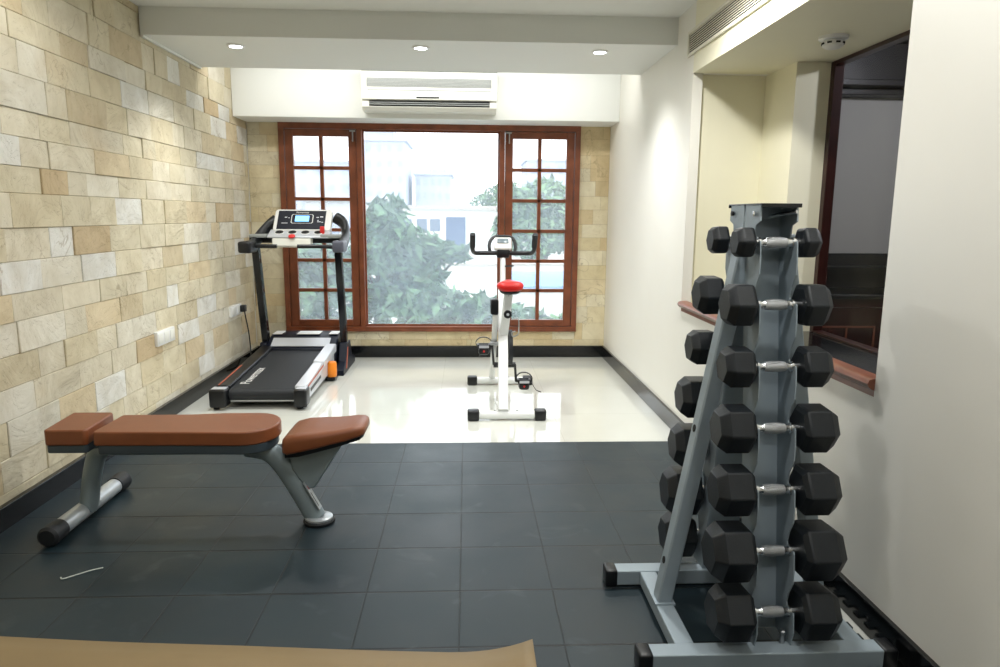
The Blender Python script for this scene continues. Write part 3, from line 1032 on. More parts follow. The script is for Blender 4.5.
# arms
la = MB().tube([(-1.59, 6.04, 1.30), (-1.65, 6.0, 1.24), (-1.71, 5.9, 1.15), (-1.715, 5.75, 1.10), (-1.71, 5.6, 1.09)], 0.045, seg=14, smooth=6, sx=1.1, sy=0.8, up=(0, 0, 1)).build('arm', M['black'], tm)
ra = MB().tube([(-1.10, 6.04, 1.32), (-1.03, 6.0, 1.27), (-1.0, 5.9, 1.17), (-1.0, 5.75, 1.11), (-0.998, 5.6, 1.10)], 0.045, seg=14, smooth=6, sx=1.1, sy=0.8, up=(0, 0, 1)).build('arm', M['black'], tm)
MB().box((-1.765, 5.52, 1.045), (-1.665, 5.72, 1.135), bevel=0.018, seg=3).build('arm_end_cap', M['black'], tm)
MB().box((-1.045, 5.52, 1.055), (-0.955, 5.72, 1.145), bevel=0.018, seg=3).build('arm_end_cap', M['darkgrey'], tm)
MB().box((-1.79, 5.9, 1.11), (-1.0, 6.06, 1.17), bevel=0.015).build('crossbeam', M['black'], tm)
for xa, xb in ((-1.76, -1.62), (-1.19, -1.02)):
    MB().box((xa, 5.80, 1.155), (xb, 5.97, 1.185), bevel=0.01).build('side_tray', M['acgrey'], tm)
MB().tube([(-1.74, 5.68, 1.085), (-1.64, 5.66, 1.095), (-1.50, 5.66, 1.095)], 0.016, seg=12, smooth=4).build('pulse_grip', M['black'], tm)
MB().tube([(-1.02, 5.68, 1.085), (-1.14, 5.66, 1.095), (-1.34, 5.66, 1.095)], 0.016, seg=12, smooth=4).build('pulse_grip', M['black'], tm)
# console (local frame: a across, b up the slope, n out of the face)
cb = Vector((-1.36, 5.90, 1.215))
ux, ub = Vector((1, 0, 0)), Vector((0, 0.14, 0.17)).normalized()
un = ux.cross(ub)
def cpt(a, b, n):
    return cb + ux * a + ub * b + un * n
def cpoly(poly, n0, n1):
    return MB().prism(poly, (n0, n1), lambda u, v, e: cpt(u, v, e))
HB = 0.222
con = cpoly([(-0.225, 0), (0.225, 0), (0.235, 0.02), (0.235, HB - 0.02), (0.22, HB), (-0.22, HB), (-0.235, HB - 0.02), (-0.235, 0.02)], -0.06, 0.0).build('console', M['white'], tm, bevel=0.006)
cpoly([(-0.205, 0.012), (0.185, 0.012), (0.185, HB - 0.018), (-0.205, HB - 0.018)], 0.0, 0.003).build('console_face', M['navy'], con)
cpoly([(-0.085, 0.07), (0.075, 0.07), (0.085, 0.08), (0.085, 0.155), (0.075, 0.165), (-0.085, 0.165), (-0.095, 0.155), (-0.095, 0.08)], 0.003, 0.005).build('screen_bezel', M['white'], con)
cpoly([(-0.08, 0.074), (0.07, 0.074), (0.079, 0.083), (0.079, 0.152), (0.07, 0.161), (-0.08, 0.161), (-0.089, 0.152), (-0.089, 0.083)], 0.005, 0.0065).build('screen_surround', M['navy'], con)
cpoly([(-0.062, 0.088), (0.052, 0.088), (0.052, 0.148), (-0.062, 0.148)], 0.0065, 0.008).build('screen', M['lcd'], con)
for (a, b, w, h_) in ((-0.17, 0.07, 0.05, 0.006), (-0.15, 0.13, 0.02, 0.008), (-0.12, 0.125, 0.012, 0.006), (0.11, 0.13, 0.02, 0.008), (0.14, 0.135, 0.025, 0.01), (0.12, 0.085, 0.03, 0.006), (0.155, 0.08, 0.015, 0.006), (0.12, 0.1, 0.012, 0.006)):
    cpoly([(a, b), (a + w, b), (a + w, b + h_), (a, b + h_)], 0.003, 0.0045).build('key', M['silver'], con)
text_obj('console_lettering', 'Powermax', M['white'], con, 0.024, Matrix.Translation(cpt(-0.06, 0.178, 0.0034)) @ Matrix((ux, ub, un)).transposed().to_4x4())
# cup row and lower panel
tr_ = MB().prism([(5.93, 1.222), (5.80, 1.168), (5.80, 1.155), (5.93, 1.15), (5.97, 1.2)], (-1.615, -1.12), lambda u, v, e: (e, u, v)).build('control_tray', M['silver'], tm, bevel=0.006)
for i in range(4):
    xc = -1.53 + i * 0.105
    c_ = Vector((xc, 5.868, 1.197))
    nn = Vector((0, -0.054, 0.13)).normalized()
    rg = MB()
    rg.lathe(c_, nn, [(-0.004, 0.037), (0.004, 0.037), (0.005, 0.034)])
    rgo = rg.build('cup_ring', M['white'], tr_)
    MB().lathe(c_ + nn * 0.004, nn, [(0, 0.034), (0.002, 0.032)]).build('cup_recess', M['vent_dark'], rgo)
MB().prism([(5.82, 1.16), (5.80, 1.15), (5.79, 1.09), (5.86, 1.075), (5.9, 1.15)], (-1.575, -1.265), lambda u, v, e: (e, u, v)).build('lower_panel', M['acwhite'], tm, bevel=0.008)
MB().lathe((-1.415, 5.80, 1.168), (0, -0.5, 1), [(0, 0.028), (0.008, 0.026), (0.011, 0.016)]).build('stop_button', M['redplastic'], tr_)
MB().box((-1.20, 5.85, 1.185), (-1.165, 5.885, 1.25), bevel=0.008).build('safety_key', M['redplastic'], tr_)

# ---------------------------------------------------------------- exercise bike
bk = thing('exercise_bike', 'white folding exercise bike with a red saddle in front of the window', 'exercise bike', (0.27, 5.0, ZF))
for yy in (4.56, 5.56):
    s_ = MB().cyl((0.07, yy, ZF + 0.035), (0.48, yy, ZF + 0.035), 0.029).build('stabiliser', M['bikewhite'], bk)
    for xa, xb in ((0.005, 0.085), (0.455, 0.535)):
        MB().box((xa, yy - 0.037, ZF), (xb, yy + 0.037, ZF + 0.074), bevel=0.014, seg=3).build('end_cap', M['black'], s_)
    for xx in (0.19, 0.34):
        MB().lathe((xx, yy, ZF + 0.062), (0, 0, 1), [(0, 0.008), (0.007, 0.008), (0.009, 0.004)], seg=10).build('bolt', M['steel'], s_)
# rear-base tube running up and forward to the handlebar stem
MB().tube([(0.245, 4.56, 0.05), (0.262, 5.0, 0.52), (0.268, 5.23, 0.80)], 0.034, square=True, sx=1.0, sy=0.95, up=(1, 0, 0)).build('main_frame', M['bikewhite'], bk)
MB().tube([(0.235, 4.56, 0.05), (0.2, 4.62, 0.10)], 0.012, seg=10).build('brace', M['bikewhite'], bk)
# front-base tube running back up to the seat
MB().tube([(0.205, 5.56, 0.05), (0.20, 5.05, 0.42), (0.205, 4.93, 0.66)], 0.021, seg=14).build('rear_frame', M['bikewhite'], bk)
MB().tube([(0.262, 5.0, 0.44), (0.285, 4.86, 0.74), (0.29, 4.84, 0.82)], 0.03, square=True, up=(1, 0, 0), sx=0.95, sy=0.9).build('seat_tube', M['bikewhite'], bk)
MB().cyl((0.17, 5.02, 0.43), (0.33, 5.02, 0.43), 0.016).build('pivot_bolt', M['steel'], bk)
bx_ = MB().box((0.168, 4.90, 0.655), (0.225, 5.0, 0.765), bevel=0.012).build('magnet_box', M['black'], bk)
st_ = MB().cyl((0.29, 4.84, 0.80), (0.29, 4.84, 0.845), 0.024).build('seat_post', M['black'], bk)
MB().lathe((0.284, 4.845, 0.675), (0, -1, 0), [(0, 0.012), (0.03, 0.012), (0.032, 0.028), (0.05, 0.029), (0.056, 0.022)]).build('adjuster_knob', M['black'], bk)
MB().lathe((0.284, 4.789, 0.675), (0, -1, 0), [(0, 0.01), (0.003, 0.008)]).build('knob_badge', M['silver'], bk)
# saddle
def saddle(z_off, k, name, m_, par):
    rings = []
    for yy, hw, zt, th in ((4.728, 0.05, 0.882, 0.03), (4.735, 0.074, 0.895, 0.05), (4.76, 0.09, 0.905, 0.064), (4.80, 0.094, 0.907, 0.066), (4.86, 0.088, 0.902, 0.058), (4.93, 0.05, 0.90, 0.05), (4.99, 0.028, 0.90, 0.045), (5.02, 0.012, 0.89, 0.03)):
        ring = []
        for j in range(16):
            a = 2 * math.pi * j / 16
            ca = math.copysign(abs(math.cos(a)) ** 0.6, math.cos(a))
            ring.append((0.298 + hw * k * ca, 4.86 + (yy - 4.86) * k, zt - th / 2 - z_off + th / 2 * math.sin(a) * (1 if math.sin(a) > 0 else 1.2)))
        rings.append(ring)
    return MB().loft(rings).build(name, m_, par, smooth=60)
sdl = saddle(0.0, 1.0, 'saddle', M['red'], bk)
saddle(0.022, 0.82, 'saddle_base', M['black'], sdl)
# stem, handlebar, console
stm = MB().tube([(0.268, 5.22, 0.79), (0.272, 5.30, 1.07)], 0.021, seg=14).build('stem', M['bikewhite'], bk)
MB().cyl((0.285, 5.24, 0.975), (0.35, 5.23, 0.98), 0.006, seg=8).build('stem_pin', M['black'], stm)
MB().lathe((0.268, 5.2, 0.86), (0.6, -1, 0), [(0, 0.008), (0.03, 0.008), (0.031, 0.018), (0.045, 0.018)]).build('stem_knob', M['redplastic'], stm)
hb = MB().tube([(0.045, 5.12, 1.205), (0.042, 5.18, 1.11), (0.06, 5.25, 1.075), (0.12, 5.29, 1.07), (0.27, 5.30, 1.07), (0.42, 5.29, 1.07), (0.48, 5.25, 1.075), (0.498, 5.18, 1.11), (0.495, 5.12, 1.195)], 0.0165, seg=12, smooth=6).build('handlebar', M['black'], bk)
for x_ in (0.043, 0.496):
    MB().tube([(x_, 5.11, 1.215), (x_, 5.17, 1.12)], 0.0205, seg=12).build('foam_grip', M['rubber'], hb)
MB().box((0.225, 5.265, 1.035), (0.32, 5.335, 1.105), bevel=0.012).build('clamp', M['black'], hb)
MB().tube([(0.175, 5.31, 1.075), (0.17, 5.34, 1.13), (0.19, 5.36, 1.175), (0.23, 5.37, 1.19), (0.31, 5.37, 1.19), (0.35, 5.36, 1.175), (0.368, 5.34, 1.13), (0.362, 5.31, 1.075)], 0.013, seg=10, smooth=5).build('front_loop', M['black'], hb)
cn = MB().box((0.205, 5.27, 1.09), (0.335, 5.315, 1.185), rot=Matrix.Rotation(R(-25), 3, 'X'), bevel=0.012, seg=3).build('monitor', M['white'], bk)
MB().box((0.228, 5.262, 1.135), (0.312, 5.272, 1.172), rot=Matrix.Rotation(R(-25), 3, 'X'), pivot=(0.27, 5.2925, 1.1375), bevel=0.003).build('display', M['lcdgrey'], cn)
# flywheel, cranks, pedals
fwm = MB()
fwm.lathe((0.30, 5.02, 0.40), (1, 0, 0), [(0, 0.06), (0.002, 0.128), (0.03, 0.13), (0.032, 0.06)], seg=36)
fwm.build('flywheel', M['rubber'], bk)
AX = Vector((0.27, 5.0, 0.275))
MB().cyl((0.195, 5.0, 0.275), (0.355, 5.0, 0.275), 0.02).build('crank_axle', M['black'], bk)
def pedal(sx, ang, strap_end):
    base = Vector((0.197 if sx < 0 else 0.352, AX.y, AX.z))
    d = Vector((0, math.cos(ang), math.sin(ang)))
    e = base + d * 0.14 + Vector((sx * 0.012, 0, 0))
    MB().tube([base, e], 0.011, square=True, up=(1, 0, 0), sx=0.8, sy=1.2).build('crank_arm', M['black'], bk)
    c = e + Vector((sx * 0.06, 0, 0))
    p = MB()
    p.box(c - Vector((0.048, 0.042, 0.014)), c + Vector((0.048, -0.026, 0.014)), bevel=0.004)
    p.box(c + Vector((-0.048, 0.026, -0.014)), c + Vector((0.048, 0.042, 0.014)), bevel=0.004)
    p.box(c - Vector((0.048, 0.042, 0.014)), c + Vector((-0.034, 0.042, 0.014)), bevel=0.004)
    p.box(c + Vector((0.034, -0.042, -0.014)), c + Vector((0.048, 0.042, 0.014)), bevel=0.004)
    p.cyl(e, c + Vector((sx * 0.044, 0, 0)), 0.011)
    p.box(c - Vector((0.04, 0.035, 0.065)), c + Vector((0.04, 0.035, -0.012)), bevel=0.02)
    po_ = p.build('pedal', M['black'], bk)
    MB().box(c + Vector((-0.036, -0.045, -0.009)), c + Vector((0.036, -0.041, 0.009))).build('reflector_plate', M['silver'], po_)
    MB().lathe(c + Vector((0, -0.036, -0.035)), (0, -1, 0), [(0, 0.008), (0.004, 0.006)]).build('counterweight_badge', M['redplastic'], po_)
    s = MB()
    s.tube([c + Vector((0.046, 0, 0)), c + Vector((0.055, 0, 0.035)), c + Vector((0.02, 0, 0.062)), c + Vector((-0.03, 0, 0.06)), c + Vector((-0.058, 0, 0.03)), c + Vector((-0.05, 0, 0))], 0.012, square=True, smooth=4, sx=0.2, sy=1.3, up=(0, 0, 1))
    q = c + Vector((strap_end * 0.052, 0, 0))
    s.tube([q, q + Vector((strap_end * 0.02, 0, -0.03)), q + Vector((strap_end * 0.05, 0, -0.07)), q + Vector((strap_end * 0.09, 0, -0.085))], 0.008, square=True, smooth=4, sx=0.25, sy=1.3, up=(0, 0, 1))
    s.build('strap', M['rubber'], po_)
pedal(-1, R(72), -0.25)
pedal(1, R(-70), 0.9)
MB().tube([(0.32, 4.93, 0.62), (0.365, 4.92, 0.63), (0.37, 4.92, 0.55), (0.365, 4.9, 0.52), (0.33, 4.9, 0.50), (0.32, 4.9, 0.53), (0.345, 4.9, 0.54)], 0.0045, seg=8, smooth=4).build('bottle_holder', M['steel'], bk)

# ---------------------------------------------------------------- bench
bn = thing('weight_bench', 'adjustable weight bench with tan brown vinyl pads and grey frame', 'bench', (-1.15, 3.0, 0.0))
YC = 3.0
def pad(outline, z_bot, z_top, name, m_, par, bevel, tilt=None):
    b_ = MB().prism(outline, (z_bot, z_top), lambda u, v, e: (u, v, e))
    return b_.build(name, m_, par, bevel=bevel, seg=4, smooth=45)
# main pad: narrow at the head, broad and rounded by the seat
def rounded(x0, x1, hw0, hw1, r0, r1, n=6):
    out = []
    for (cx, cy, r, a0) in ((x1 - r1, -hw1 + r1, r1, -90), (x1 - r1, hw1 - r1, r1, 0), (x0 + r0, hw0 - r0, r0, 90), (x0 + r0, -hw0 + r0, r0, 180)):
        for k in range(n + 1):
            a = R(a0 + 90 * k / n)
            out.append((cx + r * math.cos(a), YC + cy + r * math.sin(a)))
    return out
mp_out = [(-1.535, YC + 0.125), (-1.545, YC + 0.115), (-1.55, YC - 0.125), (-1.54, YC - 0.135), (-1.2, YC - 0.14)] + \
         [(-0.945 + 0.13 * math.sin(R(a)), YC - 0.0 - 0.15 * math.cos(R(a))) for a in range(0, 181, 15)] + [(-1.1, YC + 0.148), (-1.25, YC + 0.13)]
main = pad(mp_out, 0.392, 0.452, 'backrest_pad', M['leather'], bn, 0.025)
ins = [(x if abs(x + 1.15) < 0.3 else x + (0.012 if x < -1.15 else -0.012), YC + (y - YC) * 0.95) for x, y in mp_out]
pad(ins, 0.352, 0.394, 'pad_base', M['padbase'], main, 0.006)
hp_out = [(-1.765, YC + 0.125), (-1.755, YC + 0.135), (-1.60, YC + 0.135), (-1.587, YC + 0.125), (-1.572, YC - 0.125), (-1.582, YC - 0.138), (-1.735, YC - 0.138), (-1.745, YC - 0.125)]
head = pad(hp_out, 0.395, 0.462, 'head_pad', M['leather'], bn, 0.026)
pad([(x * 0.97 - 1.665 * 0.03, YC + (y - YC) * 0.95) for x, y in hp_out], 0.36, 0.397, 'pad_base', M['padbase'], head, 0.006)
# seat pad: tilted saddle-shaped wedge
rings = []
for (x, hw, zb, zt) in ((-0.785, 0.085, 0.365, 0.39), (-0.778, 0.125, 0.347, 0.408), (-0.76, 0.14, 0.342, 0.424), (-0.71, 0.145, 0.352, 0.436), (-0.63, 0.138, 0.37, 0.44), (-0.55, 0.124, 0.388, 0.446), (-0.49, 0.114, 0.402, 0.455), (-0.458, 0.105, 0.412, 0.456), (-0.442, 0.088, 0.419, 0.450), (-0.435, 0.06, 0.424, 0.442)):
    ring = []
    r_ = (zt - zb) * 0.38
    for (cy, cz, a0) in ((hw - r_, zt - r_, 0), (-hw + r_, zt - r_, 90), (-hw + r_, zb + r_ * 0.5, 180), (hw - r_, zb + r_ * 0.5, 270)):
        rr_ = r_ if a0 < 180 else r_ * 0.5
        for k in range(5):
            a = R(a0 + 90 * k / 4)
            ring.append((x, YC + cy + rr_ * math.cos(a) * (1 if a0 < 180 else 2), cz + rr_ * math.sin(a)))
    rings.append(ring)
seat = MB().loft(rings).build('seat_pad', M['leather'], bn, smooth=60)
rb2 = []
for (x, hw, zb) in ((-0.77, 0.115, 0.342), (-0.71, 0.135, 0.352), (-0.55, 0.114, 0.388), (-0.458, 0.095, 0.412), (-0.445, 0.07, 0.418)):
    rb2.append([(x, YC - hw, zb - 0.014), (x, YC + hw, zb - 0.014), (x, YC + hw + 0.004, zb + 0.008), (x, YC - hw - 0.004, zb + 0.008)])
MB().loft(rb2).build('pad_base', M['black'], seat)
# frame
MB().box((-1.6, YC - 0.035, 0.315), (-0.86, YC + 0.035, 0.353), bevel=0.008).build('top_rail', M['bench'], bn)
MB().tube([(-0.96, 2.99, 0.345), (-0.87, 2.985, 0.325), (-0.81, 2.98, 0.27), (-0.745, 2.975, 0.165), (-0.668, 2.97, 0.02)], 0.045, seg=20, smooth=6, sx=0.75, sy=1.02, up=(0, 1, 0)).build('front_leg', M['bench'], bn)
fl = bn.children[-1]
ft = MB()
ft.lathe((-0.655, 2.97, 0.0), (0, 0, 1), [(0, 0.068), (0.012, 0.07), (0.018, 0.066)], seg=28)
MBf = ft.build('foot_pad', M['rubber'], bn)
MB().lathe((-0.655, 2.97, 0.018), (0, 0, 1), [(0, 0.06), (0.008, 0.06), (0.012, 0.052)], seg=28).build('foot_plate', M['bench_light'], bn)
# sticker on the leg's upper face
dl = Vector((0.077, 0, -0.145)).normalized()
nl_ = Vector((0.145, 0, 0.077)).normalized()
def lpt(a, b, n):
    return Vector((-0.745, 2.945, 0.165)) + dl * a + Vector((0, 1, 0)) * b + nl_ * n
stk = MB().prism([(-0.01, -0.014), (0.13, -0.014), (0.13, 0.03), (-0.01, 0.03)], (0.044, 0.0475), lambda u, v, e: lpt(u, v, e)).build('warning_label', M['bench_light'], fl)
MB().prism([(0.01, 0.0), (0.03, 0.0), (0.03, 0.018), (0.01, 0.018)], (0.0475, 0.048), lambda u, v, e: lpt(u, v, e)).build('label_mark', M['redplastic'], stk)
MB().prism([(0.045, -0.002), (0.115, -0.002), (0.115, 0.004), (0.045, 0.004)], (0.0475, 0.048), lambda u, v, e: lpt(u, v, e)).build('label_print', M['black'], stk)
# seat bracket
MB().prism([(-0.77, 0.325), (-0.71, 0.342), (-0.55, 0.375), (-0.53, 0.377), (-0.665, 0.165), (-0.70, 0.16), (-0.76, 0.25)], (YC - 0.052, YC - 0.004), lambda u, v, e: (u, e, v)).build('seat_bracket', M['bench'], bn, bevel=0.008)
# rear leg and foot tube
MB().tube([(-1.575, 3.0, 0.345), (-1.615, 3.01, 0.30), (-1.648, 3.02, 0.2), (-1.672, 3.03, 0.09), (-1.685, 3.03, 0.05)], 0.04, seg=18, smooth=6, sx=0.8, sy=1.0, up=(0, 1, 0)).build('rear_leg', M['bench'], bn)
tb = MB().cyl((-1.70, 2.80, 0.045), (-1.70, 3.33, 0.045), 0.037, seg=28).build('foot_tube', M['bench_light'], bn)
for ya, yb, sgn in ((2.84, 2.745, -1), (3.30, 3.385, 1)):
    MB().lathe((-1.70, ya, 0.045), (0, sgn, 0), [(0, 0.041), (0.07, 0.0445), (0.085, 0.043), (0.095, 0.032)], seg=28).build('rubber_cap', M['rubber'], tb)

# ---------------------------------------------------------------- dumbbell rack
RX, RYC = 0.932, 2.20
rk = thing('dumbbell_rack', 'silver grey upright dumbbell rack standing against the right wall', 'dumbbell rack', (RX, 2.15, 0.0))
F0, F1, B0, B1, BH = 1.872, 1.934, 2.375, 2.437, 0.062
for (ya, yb, nm) in ((F0, F1, 'front'), (B0, B1, 'back')):
    bm_ = MB().box((0.55, ya, 0.006), (1.265, yb, BH)).build('base_beam', M['rack'], rk, bevel=0.004)
    for xa, xb in ((0.512, 0.556), (1.259, 1.306)):
        MB().box((xa, ya - 0.004, 0.0), (xb, yb + 0.004, BH + 0.004), bevel=0.008, seg=3).build('end_cap', M['black'], bm_)
for xc in (0.668, 1.20):
    MB().box((xc - 0.03, F1, 0.012), (xc + 0.03, B0, BH - 0.002)).build('base_rail', M['rack'], rk, bevel=0.004)
# inclined side legs
for sgn, xb_, xt in ((-1, 0.668, 0.885), (1, 1.20, 1.005)):
    lg = MB()
    lg.tube([(xb_, 2.185, BH - 0.002), (xt, 2.2, 1.295)], 0.03, square=True, up=(0, 1, 0), sx=1.0, sy=0.83)
    lo_ = lg.build('side_leg', M['rack'], rk, bevel=0.0)
    d = (Vector((xt, 2.2, 1.295)) - Vector((xb_, 2.185, BH))).normalized()
    n_ = Vector((0, 1, 0)).cross(d) * (-1 if sgn > 0 else 1)
    n_ = Vector((-d.z, 0, d.x)) if sgn < 0 else Vector((d.z, 0, -d.x))
    for h_ in (0.2, 0.66, 1.12):
        p = Vector((xb_, 2.185, BH)) + d * ((h_ - BH) / d.z)
        MB().lathe(p + n_ * 0.0235, n_, [(0, 0.0125), (0.003, 0.0125)], seg=14).build('bolt_hole', M['vent_dark'], lo_)
    MB().box((xb_ - 0.034, 2.145, BH - 0.004), (xb_ + 0.034, 2.225, BH + 0.004)).build('foot_plate', M['rack'], lo_)

# dumbbell rows
ROWS = [(2.094 - 0.027 * i, 1.277 - 0.1855 * i) for i in range(7)]
HS = [0.088, 0.123, 0.114, 0.133, 0.139, 0.160, 0.150]
LH = [0.128, 0.156, 0.163, 0.180, 0.187, 0.200, 0.190]

def channel(sign, name):
    """sign +1: near side. Two notched flanges and a web, leaning with the rows."""
    def W(x, dep, s):      # dep: out of the web towards the dumbbells; s: height
        yy = 2.094 + (s - 1.277) * (0.027 / 0.1855)       # near-side handle line
        yy = yy + 0.034 - dep                              # web plane depth
        if sign < 0:
            yy = 2 * RYC - yy
        return (x, yy, s)
    # profile (dep, s) from bottom to top along the outer edge
    web, lip = -0.062, 0.060
    prof_ = [(web, 0.06)]
    edge_ = [(lip - 0.02, 0.06)]
    for i in range(6, -1, -1):
        z = ROWS[i][1]
        edge_ += [(lip, z - 0.055), (lip, z - 0.002), (lip - 0.003, z + 0.004), (0.034 + 0.019, z + 0.004), (0.034 + 0.0165, z - 0.001), (0.034 + 0.012, z - 0.013), (0.034, z - 0.0175),
                  (0.034 - 0.012, z - 0.013), (0.034 - 0.0165, z + 0.002), (0.034 - 0.02, z + 0.018), (lip - 0.034, z + 0.05)]
        if i > 0:
            edge_ += [(lip - 0.006, z + 0.09)]
    edge_ += [(lip, 1.340), (lip, 1.388)]
    prof_ = prof_ + edge_ + [(web, 1.388)]
    fl_ = []
    for xa, xb in ((-0.058, -0.054), (0.054, 0.058)):
        p = MB().prism(prof_, (RX + xa, RX + xb), lambda u, v, e: W(e, u, v))
        fl_.append(p.build('cradle_flange', M['rack'], rk, smooth=0))
    w_ = MB().prism([(-0.0545, 0), (0.0545, 0), (0.0545, 1), (-0.0545, 1)], (web - 0.002, web + 0.002), lambda u, v, e: W(RX + u, e, 0.06 + v * (1.388 - 0.06)))
    w_.build('cradle_web', M['rack'], rk, smooth=0)
    if sign > 0:
        MB().lathe((RX + 0.035, 1.925, BH - 0.002), (0, 0, 1), [(0, 0.008), (0.03, 0.008), (0.032, 0.011), (0.042, 0.011), (0.045, 0.007)], seg=6).build('base_bolt', M['steel'], rk)
    # bolts at the head
    for xx in (-0.06, 0.06):
        for dd_ in (0.03,):
            q = Vector(W(RX + xx, dd_, 1.362))
            MB().lathe(q, (1 if xx > 0 else -1, 0, 0), [(-0.016, 0.0045), (0.0, 0.0045), (0.001, 0.0085), (0.007, 0.0085), (0.008, 0.005)], seg=8).build('cradle_bolt', M['chrome'] if sign > 0 else M['black'], rk)
channel(1, 'near')
channel(-1, 'far')
# black cap plate across both cradles
cpm = MB()
cpm.box((RX - 0.061, 2.068, 1.388), (RX + 0.061, 2.332, 1.392))
cpm.box((RX - 0.061, 2.066, 1.380), (RX + 0.061, 2.069, 1.392)).box((RX - 0.061, 2.331, 1.380), (RX + 0.061, 2.334, 1.392))
cpm.build('cap_plate', M['blackgloss'], rk, bevel=0.001)
MB().tube([(RX + 0.05, 2.075, 1.368), (RX + 0.02, 2.12, 1.36), (RX - 0.0, 2.15, 1.352)], 0.006, seg=10).build('locking_pin', M['chrome'], rk)

ORD = ['top', 'second', 'third', 'fourth', 'fifth', 'sixth', 'bottom']
def hex_head(x_in, x_out, H):
    """hexagonal head along X, flats on top and bottom, chamfered ends"""
    rv = H / math.sqrt(3)           # vertex radius
    s = 1 if x_out > x_in else -1
    L = abs(x_out - x_in)
    ch = min(0.26 * L, 0.2 * H)
    st = [(x_in, 0.78), (x_in + s * ch * 0.45, 1.0), (x_out - s * ch, 1.0), (x_out - s * ch * 0.12, 0.76), (x_out, 0.70)]
    rings = []
    for x, k in st:
        rings.append([(x, rv * k * math.cos(R(60 * j)), rv * k * math.sin(R(60 * j))) for j in range(6)])
    return rings
SIZE_WORD = ['smallest', 'small', 'small', 'medium', 'large', 'largest', 'large']
for side, word in ((1, 'near'), (-1, 'far')):
    for i in range(7):
        yy, zz = ROWS[i]
        zz -= 0.0015
        if side < 0:
            yy = 2 * RYC - yy
        H, L = HS[i], LH[i]
        lab = f'black hex dumbbell in the {ORD[i]} cradle on the {"camera side" if side > 0 else "window side"} of the rack'
        db = thing('dumbbell', lab, 'dumbbell', (RX, yy, zz), 'hex dumbbells on the rack')
        tw = Matrix.Rotation(R(random.Random(i * 7 + side).uniform(-5, 5)), 4, 'X')
        for s in (-1, 1):
            hm = MB()
            rings = hex_head(s * 0.073, s * L, H)
            hm.loft([[Vector((RX, yy, zz)) + tw @ Vector(p) for p in ring] for ring in rings])
            hm.build('head', M['hex'], db, bevel=0.005, seg=3, smooth=30)
        pr = [(-0.075, 0.013), (-0.057, 0.013), (-0.056, 0.0165), (-0.05, 0.0165), (-0.049, 0.0125), (-0.04, 0.0125), (-0.034, 0.0145), (-0.018, 0.0165), (0, 0.0175), (0.018, 0.0165), (0.034, 0.0145), (0.04, 0.0125), (0.049, 0.0125), (0.05, 0.0165), (0.056, 0.0165), (0.057, 0.013), (0.075, 0.013)]
        hd = MB().lathe((RX, yy, zz), (1, 0, 0), pr, seg=20).build('handle', M['chrome'], db)
        MB().lathe((RX, yy, zz), (1, 0, 0), [(-0.033, 0.0147), (-0.018, 0.0167), (0, 0.0177), (0.018, 0.0167), (0.033, 0.0147)], seg=20).build('knurling', M['knurl'], hd)

# ---------------------------------------------------------------- small things on the floor
pp = MB()
NX, NY = 60, 10
gx0, gx1 = -2.9 + 0.95, 0.215
grid = []
for i in range(NX + 1):
    u = i / NX
    x = gx0 + (gx1 - gx0) * u
    yb = 2.165 + (1.965 - 2.165) * u + 0.004 * math.sin(u * 9)
    row = []
    for j in range(NY + 1):
        v = j / NY
        y = yb - v * 0.75
        curl = max(0, (u - 0.86) / 0.14)
        z = 0.003 + 0.055 * curl ** 2.4 * (1 - 0.25 * v) + 0.002 * math.sin(u * 14 + v * 3) + 0.002
        row.append(pp.bm.verts.new((x - 0.012 * curl ** 2, y, z)))
    grid.append(row)
for i in range(NX):
    for j in range(NY):
        pp.bm.faces.new((grid[i][j], grid[i + 1][j], grid[i + 1][j + 1], grid[i][j + 1]))
po2 = pp.build('kraft_paper', M['paper'], origin=(-0.8, 1.8, 0.0), smooth=60)
sdf = po2.modifiers.new('thickness', 'SOLIDIFY')
sdf.thickness = 0.002
sdf.offset = 1
tag(po2, 'sheet of brown paper with one curled corner lying on the dark floor tiles', 'paper sheet')
th = MB().tube([(-1.515, 2.505, 0.003), (-1.50, 2.495, 0.003), (-1.46, 2.53, 0.003), (-1.43, 2.555, 0.003), (-1.395, 2.575, 0.003)], 0.0028, seg=6, smooth=5)
tag(th.build('thread', M['thread'], origin=(-1.46, 2.53, 0.0)), 'short pale piece of thread lying on the dark floor tiles left of the paper sheet', 'thread')

# ---------------------------------------------------------------- outside the window
GZ = -1.0
M['ground'] = mat('pale_concrete_ground', (176, 174, 168), 0.9, noise_amt=0.1, noise_scale=0.6)
M['plaster'] = mat('white_outdoor_plaster', (226, 226, 222), 0.8, noise_amt=0.03, noise_scale=0.8)
M['plaster_grey'] = mat('grey_outdoor_plaster', (196, 198, 202), 0.8, noise_amt=0.05, noise_scale=0.8)
M['tower'] = mat('haze_pale_concrete', (180, 185, 200), 0.8, noise_amt=0.04, noise_scale=0.2)  # outdoor haze put into the pale blue-grey of the far walls
M['tower_glass'] = mat('haze_pale_windows', (158, 166, 188), 0.4)  # windows paled too, the haze is in their colour
M['bluedoor'] = mat('faded_blue_paint', (70, 88, 124), 0.6)
M['tarp'] = mat('blue_tarpaulin', (120, 156, 196), 0.5)
M['roofslab'] = mat('weathered_roof', (178, 172, 166), 0.85, noise_amt=0.1, noise_scale=0.6)
M['winshade'] = mat('shaded_window', (96, 108, 130), 0.5)
struct(MB().box((-40, D + 0.3, GZ - 0.2), (40, 120, GZ)).build('ground', M['ground'], smooth=0))

